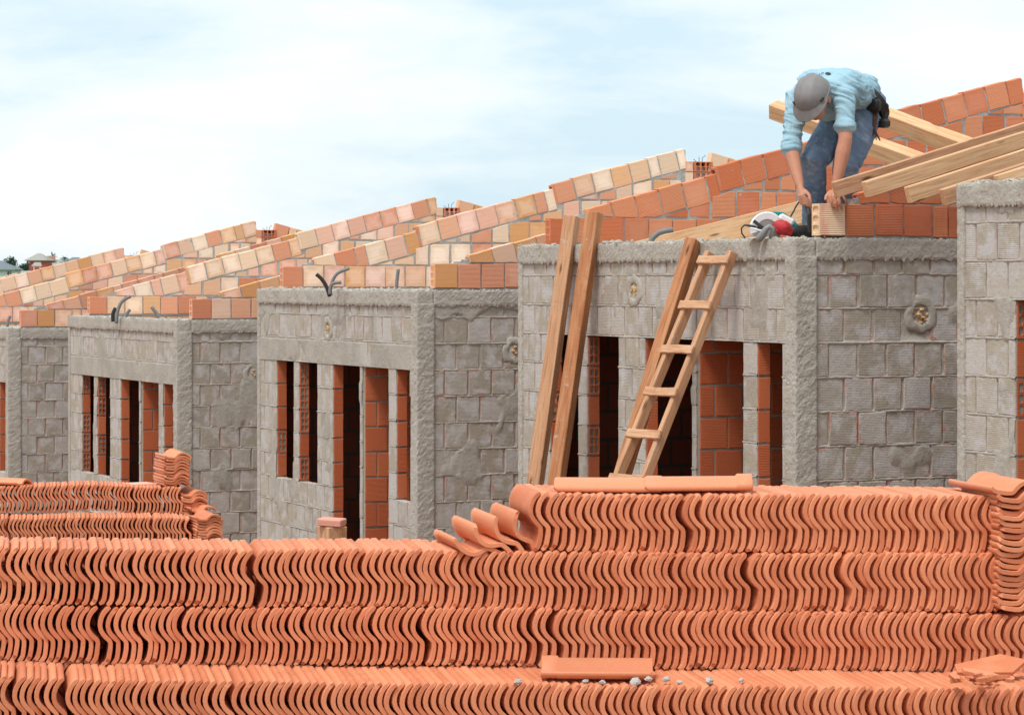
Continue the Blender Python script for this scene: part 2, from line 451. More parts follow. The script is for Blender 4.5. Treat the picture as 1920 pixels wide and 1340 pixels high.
RED = [(.62, .20, .095), (.66, .235, .115), (.58, .17, .075), (.69, .27, .14), (.60, .21, .10)]
DEEP = [(.56, .145, .06), (.60, .165, .07), (.52, .125, .05)]
PALE = [(.80, .50, .31), (.82, .56, .38), (.77, .43, .26), (.72, .31, .18), (.80, .46, .33), (.70, .34, .14), (.80, .52, .36), (.66, .25, .135), (.82, .58, .40), (.75, .39, .24), (.77, .42, .22), (.78, .42, .30), (.72, .32, .19)]
GRAYS = [(.40, .37, .325), (.42, .395, .355), (.375, .345, .30), (.45, .425, .39), (.40, .365, .31), (.48, .46, .44), (.385, .35, .295)]
GRAYS = [(a * 1.07, b * 1.04, c * .99) for a, b, c in GRAYS]
PALE = [(min(.86, a * 1.04), b * 1.07, c * 1.10) for a, b, c in PALE]

class Wall:
    """a wall face: x along it, y into it, z up; outward is -y"""
    def __init__(s, O, X, Y, base): s.O, s.X, s.Y, s.base = Vector(O), Vector(X), Vector(Y), Vector(base); s.R3 = Matrix((s.X, s.Y, UP)).transposed()
    def pt(s, a, z, out=0.0): return s.O + s.X * a + UP * z - s.Y * out
    def brick(s, parent, a0, a1, z0, z1, thick=0.075, out=0.0, me=None, col=(.6, .2, .1), rot=0.0, tilt=0.0, flash=1.0):
        o = bpy.data.objects.new('brick', me); COL.objects.link(o); o.parent = parent
        c = s.pt((a0 + a1) / 2, (z0 + z1) / 2, out - thick / 2) - s.base
        Rm = s.R3 @ Matrix.Rotation(rot, 3, 'Y') @ Matrix.Rotation(tilt, 3, 'X')
        M = Rm.to_4x4() @ Matrix.Diagonal((a1 - a0, thick, z1 - z0, 1)); M.translation = c
        o.matrix_local = M
        o.color = (*col, flash)
        return o
    def sheet(s, name, xs, zs, hfun, mask, mat, parent):
        A, Z = np.meshgrid(np.asarray(xs, float), np.asarray(zs, float))
        H = hfun(A, Z)
        b = s.O - s.base; X = np.array(s.X); Y = np.array(s.Y)
        V = np.array(b)[None, None] + A[..., None] * X + Z[..., None] * np.array((0, 0, 1.0)) - H[..., None] * Y
        nx, nz = len(xs), len(zs)
        i = np.arange(nz - 1)[:, None] * nx + np.arange(nx - 1)[None, :]
        Fq = np.stack([i, i + 1, i + nx + 1, i + nx], -1)
        ac = (A[:-1, :-1] + A[1:, 1:]) / 2; zc = (Z[:-1, :-1] + Z[1:, 1:]) / 2
        keep = mask(ac, zc)
        me = mesh_np(name, V.reshape(-1, 3).tolist(), Fq[keep].tolist(), True)
        return link(name, me, mat, parent)

def rough_box(mb, O, X, Y, x0, x1, y0, y1, z0, z1, res, amp, seed, freq=9.0, top_amp=None, bot_amp=None):
    """a box with a lumpy, cast surface; noise follows position so the faces stay joined"""
    X = Vector(X); Y = Vector(Y)
    def lin(a, b): return np.linspace(a, b, max(2, int(abs(b - a) / res) + 1))
    gx, gy, gz_ = lin(x0, x1), lin(y0, y1), lin(z0, z1)
    ctr = np.array([(x0 + x1) / 2, (y0 + y1) / 2, (z0 + z1) / 2]); hs = np.array([(x1 - x0) / 2, (y1 - y0) / 2, (z1 - z0) / 2])
    Xn, Yn, On = np.array(X), np.array(Y), np.array(O)
    for ax, val, flip in ((0, x0, 0), (0, x1, 1), (1, y0, 1), (1, y1, 0), (2, z0, 0), (2, z1, 1)):
        if ax == 0: a, b = np.meshgrid(gy, gz_); L = np.stack([np.full_like(a, val), a, b], -1); nrm = np.array([1., 0, 0])
        elif ax == 1: a, b = np.meshgrid(gx, gz_); L = np.stack([a, np.full_like(a, val), b], -1); nrm = np.array([0, 1., 0])
        else: a, b = np.meshgrid(gx, gy); L = np.stack([a, b, np.full_like(a, val)], -1); nrm = np.array([0, 0, 1.])
        W = On + L[..., :1] * Xn + L[..., 1:2] * Yn + L[..., 2:3] * np.array([0, 0, 1.])
        q = W * freq
        d = np.stack([fbm(q[..., 0], q[..., 1], q[..., 2], seed + 31 * c, 4) - 0.5 for c in range(3)], -1) * 2 * amp
        if top_amp is not None:
            d[..., 2] += (L[..., 2] > z1 - 1e-6) * (fbm(q[..., 0] * 1.5, q[..., 1] * 1.5, q[..., 2] * 0, seed + 7, 3) - 0.35) * 2 * top_amp
        if bot_amp is not None:
            d[..., 2] -= (L[..., 2] < z0 + 1e-6) * np.maximum(0, fbm(q[..., 0] * 1.8, q[..., 1] * 1.8, q[..., 2] * 0, seed + 9, 2) - 0.42) * 3 * bot_amp
        # soften corners
        e = (np.abs((L - ctr) / np.maximum(hs, 1e-6)) > 0.999).sum(-1, keepdims=True)
        L2 = L - np.where(e >= 2, 1, 0) * np.sign(L - ctr) * min(0.003, hs.min() * .3)
        L2 = L2 + d
        W = On + L2[..., :1] * Xn + L2[..., 1:2] * Yn + L2[..., 2:3] * np.array([0, 0, 1.])
        nb, na = a.shape
        i = np.arange(nb - 1)[:, None] * na + np.arange(na - 1)[None, :]
        Fq = np.stack([i, i + 1, i + na + 1, i + na], -1).reshape(-1, 4)
        if flip == 0: Fq = Fq[:, ::-1]
        mb.add(W.reshape(-1, 3).tolist(), Fq.tolist())

# ---------------------------------------------------------------- grey block walls
PITCH = 0.205
def courses(zlow):
    c = [(-0.205, -0.122)]; z = -0.215
    while z > zlow: c.append((z - PITCH + 0.013, z)); z -= PITCH
    return c
def mortar_h(cs, seed, lumps, smear_thr, band=None):
    """relief of the mortar sheet against the brick faces: squeezed-out beds, hollow verticals, smeared patches"""
    beds = np.array([c[1] + 0.006 for c in cs] + [cs[-1][0] - .006])
    def f(A, Z):
        d = np.min(np.abs(Z[..., None] - beds), -1)
        n1 = fbm(A * 14, Z * 40, A * 0, seed, 3); n2 = fbm(A * 38, Z * 60, A * 0, seed + 5, 3)
        w = 0.004 + 0.011 * n1
        ridge = (0.001 + lumps * (n2 - 0.42)) * np.exp(-(d / w) ** 2)
        h = -0.009 + 0.009 * np.exp(-(d / w) ** 2) + ridge
        sm = fbm(A * 2.3 + seed, Z * 2.3, A * 0, seed + 9, 4)
        s = np.clip((sm - smear_thr) / 0.05, 0, 1)
        if band is not None: s = np.maximum(s, ((Z > band[0]) & (Z < band[1])) * np.clip((sm - .30) / .05, 0, 1))
        return np.maximum(h, s * (0.004 + 0.006 * (n2 - .4)) - 0.02 * (1 - s))
    return f
def zgrid(cs, ztop, zbot, fine):
    L = {round(ztop, 4), round(zbot, 4)}
    for z0, z1 in cs:
        b = z1 + 0.006
        for q in (-0.024, -0.016, -0.009, -0.003, 0.003, 0.009, 0.016): L.add(round(b + q, 4))
        nn = 3 if fine else 1
        for q in range(1, nn + 1): L.add(round(z1 - 0.02 + (z0 - z1 + 0.03) * q / (nn + 1), 4))
    return sorted(q for q in L if zbot <= q <= ztop)

def fill_row(rg, a0, a1, w=0.19, j=0.011, start=None):
    """brick intervals of one course; a half piece first when the bond asks for it"""
    out = []; a = a0
    if start and start > 0.04: out.append((a, min(a + start, a1))); a += start + j
    while a < a1 - 0.035:
        b = min(a + w, a1)
        if a1 - b < 0.045: b = a1
        out.append((a, b)); a = b + j * rg.uniform(0.6, 1.5)
    return out

FR = dict(op3=(.046, .124), op2=(.168, .320), door=(.336, .500), win2=(.600, .720), win1=(.757, .872))   # fractions of the front, from the corner
LINTEL, SILL = -0.62, -1.66
# ---------------------------------------------------------------- one house of the row
def gable(house, base, O, name_label, pal, s0, s1, brk, seed, ends=(True, True), apex=4.27, cap=True, smin=-1, smax=9, lead=0.51, lift=0.05):
    """raking gable in clay blocks over the wall top: one level course, cut infill, a raking top course broken once, a notch at the ridge"""
    rg = random.Random(seed); FL = .25 if pal is RED else 1.0
    W = Wall(O, D2, D1, base)
    SL = 0.257; brks = list(brk) if hasattr(brk, '__len__') else [brk]; ph = math.atan(SL); cph, sph = math.cos(ph), math.sin(ph)
    def zup(s): return 0.277 + SL * (s - lead) + lift * sum(1 for b in brks if s > b)
    def zlow(s): return zup(s) - 0.205
    s_end = min(s1, apex)
    # mortar body
    prof = [(s0 + .03, 0.0)]
    b0 = max(s0, smin) + .02; poly = [(b0, -0.01), (s1, -0.01)]
    topline = []
    for s in np.arange(s1, b0, -0.05):
        if s <= apex + .02: topline.append((s, max(0.17, zup(s) - 0.03)))
        else: topline.append((s, max(0.2, zup(apex) - 0.12 - SL * (s - apex))))
    poly += topline + [(b0, 0.17)]
    mb = MB(); mb.prism([(a, z) for a, z in poly], O - base, D2, D1, UP, 0.012, 0.072)
    # rough mortar sheet in front of the body
    xs = np.arange(max(s0 + .02, smin), min(s1, smax), 0.016); zs = np.arange(0.0, zup(apex) + lift, 0.016)
    A, Z = np.meshgrid(xs, zs)
    n1 = fbm(A * 13, Z * 13, A * 0, seed, 3); n2 = fbm(A * 40, Z * 40, A * 0, seed + 3, 2)
    H = (-0.0085 if pal is RED else -.007) + 0.012 * (n1 - 0.5) + 0.005 * (n2 - .5)
    lim = np.where(A <= apex, 0.277 + SL * (A - lead) + sum(np.where(A > b, lift, 0) for b in brks) - 0.02, zup(apex) - 0.14 - SL * (A - apex))
    lim = np.maximum(lim, 0.17) + 0.018 * (n1 - .5)
    nx, nz = len(xs), len(zs)
    keep = ((Z[:-1, :-1] + Z[1:, 1:]) / 2 < lim[:-1, :-1])
    V = np.array(O - base) + A[..., None] * np.array(D2) + Z[..., None] * np.array((0, 0, 1.)) - H[..., None] * np.array(D1)
    i = np.arange(nz - 1)[:, None] * nx + np.arange(nx - 1)[None, :]
    mb.add(V.reshape(-1, 3).tolist(), np.stack([i, i + 1, i + nx + 1, i + nx], -1)[keep].tolist())
    part = mb.build('gable_wall', MAT['mortar_dk'], house)
    def col(): 
        c = rg.choice(pal); f = rg.uniform(.92, 1.07); return tuple(min(.9, q * f) for q in c)
    def put(a0, a1, z0, z1, me=None, c=None, out=None, thick=.085, rot=0.):
        if a1 < smin or a0 > smax: return None
        return W.brick(part, a0, a1, z0, z1, thick, rg.uniform(-.003, .006) if out is None else out, me or rg.choice(BR), c or col(), rot + rg.uniform(-.006, .006), 0, FL)
    # level course; its first block shows the open end
    a = s0; first = True
    while a < s1 - .06:
        b = min(a + rg.choice((.19, .19, .19, .19, .185, .10)), s1)
        dz = rg.uniform(-.004, .006)
        put(a, b, 0.018 + dz, 0.206 + dz, out=rg.uniform(0, .006))
        if first and ends[0]:
            c_ = col()
            WJ = Wall(O + D2 * (a - .002), -D1, D2, base)   # open end faces -D2
            if smin < a < smax: WJ.brick(part, -.083, -.002, 0.018, 0.205, .03, 0.0, HOLLOW13, c_)
        first = False
        a = b + rg.uniform(.007, .016)
    # infill courses cut under the rake
    def clip(poly, nx_, nz_, d):
        out = []
        for k in range(len(poly)):
            p, q = poly[k], poly[(k + 1) % len(poly)]
            fp, fq = p[0] * nx_ + p[1] * nz_ - d, q[0] * nx_ + q[1] * nz_ - d
            if fp <= 0: out.append(p)
            if (fp < 0) != (fq < 0) and fp != fq:
                t = fp / (fp - fq); out.append((p[0] + (q[0] - p[0]) * t, p[1] + (q[1] - p[1]) * t))
        return out
    def place_poly(poly, rot=0.0, zc=None):
        # poly in (s,z) (already in wall space, rot gives the block's own grain)
        n = len(poly)
        if n < 3: return
        cs, cz = sum(p[0] for p in poly) / n, sum(p[1] for p in poly) / n
        cr, sr = math.cos(rot), math.sin(rot)
        loc = [((p[0] - cs) * cr + (p[1] - cz) * sr, -(p[0] - cs) * sr + (p[1] - cz) * cr) for p in poly]
        x0, x1 = min(p[0] for p in loc), max(p[0] for p in loc); z0, z1 = min(p[1] for p in loc), max(p[1] for p in loc)
        w, h = x1 - x0, z1 - z0
        if w < .045 or h < .024: return
        area = abs(sum(loc[k][0] * loc[(k + 1) % n][1] - loc[(k + 1) % n][0] * loc[k][1] for k in range(n))) / 2
        if area < .0014: return
        # densify with chipped edges
        dense = []
        for k in range(n):
            p, q = loc[k], loc[(k + 1) % n]; ln = math.hypot(q[0] - p[0], q[1] - p[1])
            if ln < .004: continue
            m = max(1, int(ln / .055)); slant = abs(q[0] - p[0]) > .02 and abs(q[1] - p[1]) > .012
            for e in range(m):
                t = e / m; j = .006 if slant else .0025
                dense.append((p[0] + (q[0] - p[0]) * t + rg.uniform(-j, j), p[1] + (q[1] - p[1]) * t + rg.uniform(-j, j)))
        mx_, mz_ = (x0 + x1) / 2, (z0 + z1) / 2
        me = prism_brick_mesh('brick', [((p[0] - mx_) / w, (p[1] - mz_) / h) for p in dense], 0.02)
        me.materials.append(MAT['brick'])
        c0 = cs + mx_ * cr - mz_ * sr; c1 = cz + mx_ * sr + mz_ * cr
        if c0 < smin or c0 > smax: return
        o = W.brick(part, c0 - w / 2, c0 + w / 2, c1 - h / 2, c1 + h / 2, .08, rg.uniform(-.004, .003), me, col(), -rot, 0, FL)
        return o
    row = 0; z = 0.226
    while z < zup(apex) + .3:
        a = s0 + .3 + (0.09 if row % 2 else 0) + row * .1; top = z + .188
        while a < min(s1, apex + 1.2):
            b = a + rg.choice((.19, .19, .19, .12, .16))
            j = lambda: rg.uniform(-.004, .004)
            poly = [(a + j(), z + j()), (b + j(), z + j()), (b + j(), top + j()), (a + j(), top + j())]
            m = (a + b) / 2
            if m < apex:
                g = rg.uniform(.004, .018)
                l0 = sum(1 for b_ in brks if b_ < m) * lift + 0.277 - SL * lead - .198 - g
                poly = clip(poly, -SL, 1.0, l0)
                if rg.random() < .3 and len(poly) > 3: poly = clip(poly, -SL * rg.uniform(-.5, 2.5), 1.0, 9) 
            else:
                poly = clip(poly, SL, 1.0, zup(apex) - .24 + SL * apex)
            # the block that carries the ridge notch stays clear of the hollow blocks
            if not (m > apex - .02 and m < apex + .36 and z > zup(apex) - .62):
                place_poly(poly)
            a = b + rg.uniform(.012, .03)
        z += .207; row += 1
    # raking top course
    def rake(sa, sb, up_off, hollow_first):
        p = sa / cph; a = sa; k = 0
        while a < sb - .05:
            w = rg.choice((.19, .19, .19, .19, .19, .185, .10)) if k else .19
            b = min(a + w * cph, sb)
            if sb - b < .04: b = sb
            L_ = (b - a) / cph
            q = lambda s: zup(s) + up_off
            dn = rg.uniform(-.006, .006)
            zt0 = q(a + .001) + dn
            u0 = (a, zt0); d = (cph, sph); nrm = (-sph, cph)
            c4 = [(u0[0] - 0 * nrm[0] + nrm[0] * -.19, u0[1] + nrm[1] * -.19), (u0[0] + d[0] * L_ + nrm[0] * -.19, u0[1] + d[1] * L_ + nrm[1] * -.19), (u0[0] + d[0] * L_, u0[1] + d[1] * L_), u0]
            c4 = clip(c4, 0.0, -1.0, -.218)
            place_poly(c4, ph)
            if k == 0 and hollow_first:
                c_ = col()
                WJ = Wall(O + D2 * (a - .002) , -D1, D2, base)
                if smin < a < smax: WJ.brick(part, -.08, -.003, max(.22, zt0 - .185), zt0 - .006, .03, 0.0, HOLLOW13, c_, tilt=ph)
            a = b + rg.uniform(.006, .015); k += 1
    ed = [lead - .02] + [b for b in brks if b < s_end - .3] + [s_end]
    for k_ in range(len(ed) - 1): rake(ed[k_] + .01, ed[k_ + 1] - .006, 0.0, True)
    if s1 > apex + .1 and cap:
        za = zup(apex) - .12
        # pair of hollow blocks on their sides in the ridge notch, open ends to the front
        for q in range(2):
            put(apex + .10, apex + .30, za + .005 - .105 * (q + 1), za + .005 - .105 * q - .008, me=HOLLOW32, out=.012, c=rg.choice(RED), thick=.12)
            put(apex + .012, apex + .09, za + .005 - .105 * (q + 1), za + .005 - .105 * q - .008, out=.008)
        # falling course behind the ridge
        a = apex + .30; zt = zup(apex) - .03
        for k in range(6):
            w = (.19, .10, .19, .19, .19, .19)[k]; b = a + w * cph
            if b > s1: break
            d = (cph, -sph); nrm = (sph, cph)
            u0 = (a, zt)
            c4 = [(u0[0] - nrm[0] * .19, u0[1] - nrm[1] * .19), (u0[0] + d[0] * w - nrm[0] * .19, u0[1] + d[1] * w - nrm[1] * .19), (u0[0] + d[0] * w, u0[1] + d[1] * w), u0]
            place_poly(c4, -ph)
            a = b + .012; zt -= (w + .012) * sph
        # bent rods standing in the notch
        mbr = MB()
        for dx in (.02, .05, .085):
            p0 = W.pt(apex + .13 + dx, za - .04, -.04) - base
            mbr.tube([p0, p0 + UP * (.03 + dx * .5), p0 + UP * (.05 + dx * .6) + D2 * (dx - .05)], .003, 5)
        mbr.build('steel_rod', MAT['steel_dark'], part)
    return part

MAT['steel_dark'] = mat_plain('dark_steel', (.07, .065, .06), .5, 30, .3, metal=.6)
MAT['pipe_gray'] = mat_plain('grey_conduit', (.20, .20, .20), .55, 30, .3)
MAT['pipe_black'] = mat_plain('black_conduit', (.035, .035, .037), .45, 30, .3)
MAT['paper'] = mat_plain('brown_paper', (.50, .34, .18), .85, 38, .5, bump=.004)
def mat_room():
    k = NT('room_brick_shade_toned'); k.rough(.95)
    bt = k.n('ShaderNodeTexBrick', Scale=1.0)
    bt.inputs['Color1'].default_value = (.20, .055, .032, 1); bt.inputs['Color2'].default_value = (.24, .066, .038, 1); bt.inputs['Mortar'].default_value = (.075, .07, .065, 1)  # bricks and joints darkened: the room's shade is put into the colour
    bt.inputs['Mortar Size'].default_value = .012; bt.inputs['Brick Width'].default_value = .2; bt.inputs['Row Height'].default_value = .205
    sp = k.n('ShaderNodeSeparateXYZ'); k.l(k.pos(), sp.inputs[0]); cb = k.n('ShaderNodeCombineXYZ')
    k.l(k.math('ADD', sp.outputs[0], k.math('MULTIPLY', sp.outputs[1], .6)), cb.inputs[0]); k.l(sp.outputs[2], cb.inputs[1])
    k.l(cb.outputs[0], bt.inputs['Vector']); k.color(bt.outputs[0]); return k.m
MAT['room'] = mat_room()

def vent(W, house, a, z, r, out, seed):
    """pipe hole stuffed with crumpled paper in a collar of mortar"""
    mb = MB(); n = 28; rr = random.Random(seed)
    rings = [(r * 1.0, -.02), (r * 1.04, .001), (r * 1.2, .005), (r * 1.5, .005), (r * 1.8, .003), (r * 2.05, .0), (r * 2.15, -.012)]
    vs_, fs_ = [], []
    for q, (rad, o) in enumerate(rings):
        for k in range(n):
            an = 2 * math.pi * k / n; f = 1 + (0.05 * math.sin(3 * an + seed) + .05 * math.sin(7 * an + 2 * seed) + rr.uniform(-.05, .05)) * (q >= 3)
            vs_.append(W.pt(a + math.cos(an) * rad * f, z + math.sin(an) * rad * f, out + o + rr.uniform(-.003, .003) * (q > 0)) - W.base)
    for q in range(len(rings) - 1):
        for k in range(n): fs_.append((q * n + k, q * n + (k + 1) % n, (q + 1) * n + (k + 1) % n, (q + 1) * n + k))
    mb.add(vs_, fs_)
    ring = mb.build('mortar_collar', MAT['mortar'], house, smooth=True)
    pb = MB(); nr = 9
    vs_, fs_ = [], []
    for i in range(nr):
        rad = r * (i + .3) / (nr - .8)
        for k in range(n):
            an = 2 * math.pi * k / n
            x, y = math.cos(an) * rad, math.sin(an) * rad
            h = (float(vn3(x * 62 + seed, y * 62, 0., seed)) - .5) * .055 + (float(vn3(x * 130, y * 130, 3., seed)) - .5) * .02
            vs_.append(W.pt(a + x, z + y, out - .006 + h * (1 - .5 * i / nr)) - W.base)
    for i in range(nr - 1):
        for k in range(n): fs_.append((i * n + k, i * n + (k + 1) % n, (i + 1) * n + (k + 1) % n, (i + 1) * n + k))
    fs_.append(tuple(range(n)))
    pb.add(vs_, fs_); pb.build('paper_plug', MAT['paper'], ring)

def house(key, label, detail, pal_l, pal_r, zlow, brk_l, brk_r, res, side_len=1.7, a_min=0.0, front=True, seed=0, s_left=(-1, 9), s_right=(-1, 9)):
    u, d, top, L = UNITS[key]
    rg = random.Random(seed + 50)
    corner = P(u, HV, d); corner.z = EYE + top                 # wall-top corner
    base = Vector((corner.x, corner.y, EYE + top - WALL_H))
    h = empty('brick_house', base, label, 'house', 'unfinished houses in the stepped row')
    OL = corner + D1 * L                                        # far end of the front
    WF = Wall(OL, -D1, D2, base)                                # front: a=0 far end .. a=L corner
    WS = Wall(corner, D2, D1, base)                             # side: s=0 corner .. back
    zb = -WALL_H - .45
    if front:
        ops = {k: (L - f1 * L, L - f0 * L) for k, (f0, f1) in FR.items()}   # a-intervals
        cs = courses(zlow)
        # ---- front wall: body boxes, mortar sheet, blocks
        mb = MB()
        def body(a0, a1, z0, z1):
            c = WF.pt((a0 + a1) / 2, (z0 + z1) / 2, -.05) - base
            mb.box(c, (a1 - a0, .075, z1 - z0), WF.R3)
        body(0, L, LINTEL, -.01)
        xs_ = sorted([0.0, L] + [q for o_ in ops.values() for q in o_])
        win = (ops['win1'], ops['win2'], ops['op3']); tall = (ops['door'], ops['op2'])
        def free(a0, a1, z):
            m = (a0 + a1) / 2
            if z > LINTEL: return True
            if any(x0 < m < x1 for x0, x1 in tall): return False
            return not (z > SILL and any(x0 < m < x1 for x0, x1 in win))
        for i in range(len(xs_) - 1):
            if free(xs_[i], xs_[i + 1], -1.0): body(xs_[i] + .001, xs_[i + 1] - .001, zb, LINTEL)
            elif free(xs_[i], xs_[i + 1], -2.0): body(xs_[i] + .001, xs_[i + 1] - .001, zb, SILL - .01)
        core = mb.build('front_wall', MAT['mortar'], h)
        hf = mortar_h(cs, seed + 3, .013, .66 if key == 'E' else .62, (LINTEL - .005, LINTEL + .197) if key in 'BC' else None)
        ag = sorted(set([round(q, 4) for q in np.arange(a_min, L, res)] + [round(q, 4) for q in xs_ if q >= a_min]))
        def mk(A, Z):
            ok = Z < -.10
            below = Z < LINTEL
            for x0, x1 in tall: ok &= ~(below & (A > x0) & (A < x1))
            for x0, x1 in win: ok &= ~(below & (Z > SILL) & (A > x0) & (A < x1))
            return ok
        zg = sorted(set(zgrid(cs, -.1, max(zlow - .1, zb), detail) + [LINTEL, SILL]))
        WF.sheet('mortar_face', ag, zg, hf, mk, MAT['mortar'], core)
        for r_, (z0, z1) in enumerate(cs):
            zc = (z0 + z1) / 2
            if z0 < LINTEL < z1: zc = z0
            segs = []; cur = None
            for i in range(len(xs_) - 1):
                a0, a1 = xs_[i], xs_[i + 1]
                if free(a0, a1, zc):
                    if cur and abs(cur[1] - a0) < .002: cur[1] = a1
                    else: cur = [a0, a1]; segs.append(cur)
                else: cur = None
            for a0, a1 in segs:
                lo = max(a0, .05 if a0 < .01 else a0 + .003); hi = min(a1 - .003, L - .10 if a1 > L - .01 else a1 - .003)
                if hi - lo < .03: continue
                st = .095 if (r_ % 2) else 0
                if hi - lo < .2: st = 0
                for b0, b1 in fill_row(rg, lo, hi, .19, .011, st):
                    if b1 < a_min: continue
                    WF.brick(core, b0, b1, z0, z1, .06, rg.uniform(-.003, .001), rg.choice(BRG), rg.choice(GRAYS), rg.uniform(-.006, .006), rg.uniform(-.008, .008), rg.choice((.1, .25, .6)))
        # ---- clay reveals on the far side of each opening
        for nm, (x0, x1) in ops.items():
            if x0 < a_min - .3: continue
            WJ = Wall(WF.pt(x0 + .001, 0, -.008), D2, D1, base)
            jb = MB(); zbot = SILL if nm in ('win1', 'win2', 'op3') else zb
            jb.box(WJ.pt(.045, (LINTEL + zbot) / 2, -.02) - base, (.078, .036, LINTEL - zbot - .004), WJ.R3)
            if nm == 'op2': continue
            jpart = jb.build('reveal', MAT['mortar'], core)
            z = LINTEL - .012; k = 0
            while z > max(zbot, zlow - .1):
                hol = nm in ('win1', 'win2') and rg.random() < .62
                WJ.brick(jpart, .004, .084, z - .19, z, .05, .004 + rg.uniform(-.002, .002), HOLLOW23 if hol else rg.choice(BR), rg.choice(DEEP), rg.uniform(-.01, .01), 0, 0.)
                z -= PITCH; k += 1
        # ---- partition seen through the opening beside the door
        tp = L * .336
        WP = Wall(corner + D1 * (tp - .085) + D2 * .016, D2, D1, base)
        pb = MB(); pb.box(WP.pt(1.6, (zb - .12) / 2, -.045) - base, (3.2, .07, -.12 - zb), WP.R3)
        part = pb.build('partition_wall', MAT['mortar'], h)
        k = 0; z = -.30
        while z > max(zlow - .2, zb):
            for b0, b1 in fill_row(rg, .004, .85, .19, .014, .095 if k % 2 else 0):
                WP.brick(part, b0, b1, z - .19, z, .05, rg.uniform(-.003, .003), rg.choice(BR), rg.choice(DEEP), 0, 0, 0.)
            z -= PITCH; k += 1
        # ---- rest of the shell: floor, ceiling slab, hidden walls
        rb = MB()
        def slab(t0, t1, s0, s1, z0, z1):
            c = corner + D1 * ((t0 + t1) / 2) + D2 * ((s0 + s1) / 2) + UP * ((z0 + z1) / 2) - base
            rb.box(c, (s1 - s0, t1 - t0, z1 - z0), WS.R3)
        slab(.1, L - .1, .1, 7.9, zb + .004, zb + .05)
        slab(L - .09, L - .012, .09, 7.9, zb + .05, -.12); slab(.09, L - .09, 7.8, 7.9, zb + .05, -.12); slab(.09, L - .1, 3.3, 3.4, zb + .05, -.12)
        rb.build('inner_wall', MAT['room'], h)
        # ---- side wall
        sb = MB(); sb.box(WS.pt(4.0, (zb - .01) / 2, -.05) - base, (8.0, .075, -zb - .02), WS.R3)
        score = sb.build('side_wall', MAT['mortar'], h)
        hs_ = mortar_h(cs, seed + 21, .014, {'A': .66, 'B': .57, 'C': .56, 'D': .60}.get(key, .62))
        sg = np.arange(.08, side_len, res)
        WS.sheet('mortar_face', sg, zgrid(cs, -.1, max(zlow - .1, zb), detail), hs_, lambda A, Z: Z < -.10, MAT['mortar'], score)
        for r_, (z0, z1) in enumerate(cs):
            for b0, b1 in fill_row(rg, .125, side_len - .05, .19, .012, .085 if r_ % 2 else 0):
                if key == 'A' and r_ == 2 and .68 < (b0 + b1) / 2 < .93: continue
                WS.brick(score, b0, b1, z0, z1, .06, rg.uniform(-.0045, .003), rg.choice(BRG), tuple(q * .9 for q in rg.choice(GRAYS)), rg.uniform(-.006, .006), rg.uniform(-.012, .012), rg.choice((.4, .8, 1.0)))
        # ---- rough-cast corner post, end post and ring beam
        cb = MB(); rr_ = .012 if detail else .022
        rough_box(cb, corner - base, D2, D1, -.022, .128, -.018, .115, zb, -.10, rr_, .0055, seed + 40, 42)
        cb.build('corner_post', MAT['concrete'], h)
        cb = MB(); rough_box(cb, OL - base, D2, -D1, -.014, .10, -.012, .055, zb, -.10, rr_, .004, seed + 41, 42)
        cb.build('end_post', MAT['concrete'], h)
        bb = MB()
        rough_box(bb, corner - base, D2, D1, -.020, .12, -.012, L + .01, -.118, 0.0, rr_, .0045, seed + 42, 42, .014, .016)
        rough_box(bb, corner - base, D2, D1, .121, 2.2, -.014, .11, -.118, 0.0, rr_, .0045, seed + 42, 42, .014, .016)
        for q in range(170 if detail else 90):                      # crumbs of set mortar along the top
            on_f = rg.random() < .7
            t_ = rg.uniform(0, L) if on_f else rg.uniform(0, .1); s_ = rg.uniform(-.01, .09) if on_f else rg.uniform(0, 1.6)
            r_ = rg.uniform(.006, .017); c_ = corner + D1 * t_ + D2 * s_ + UP * rg.uniform(.0, .012) - base
            b0 = len(bb.v); bb.ball(c_, (r_ * rg.uniform(.8, 1.8), r_ * rg.uniform(.8, 1.6), r_ * rg.uniform(.6, 1.1)), seg=6, rings=4)
            for vi in range(b0, len(bb.v)): bb.v[vi] = c_ + (bb.v[vi] - c_) * rg.uniform(.7, 1.25)
        bb.build('ring_beam', MAT['concrete'], h)
    cl = MB(); cl.box(corner + D1 * (L / 2) + D2 * 4.06 + UP * (-.075) - base, (7.86, L - .24, .09), WS.R3)
    cl.build('ceiling_slab', MAT['concrete'], h)
    # ---- gables over the two cross walls
    if s_left: gable(h, base, OL - D1 * .09, 'l', pal_l, .20, 5.6, brk_l, seed + 60, smin=s_left[0], smax=s_left[1])
    if s_right: gable(h, base, corner, 'r', pal_r, .135, 5.6, brk_r, seed + 70, smin=s_right[0], smax=s_right[1], lead=.44)
    return h, corner, OL, WF, WS, base

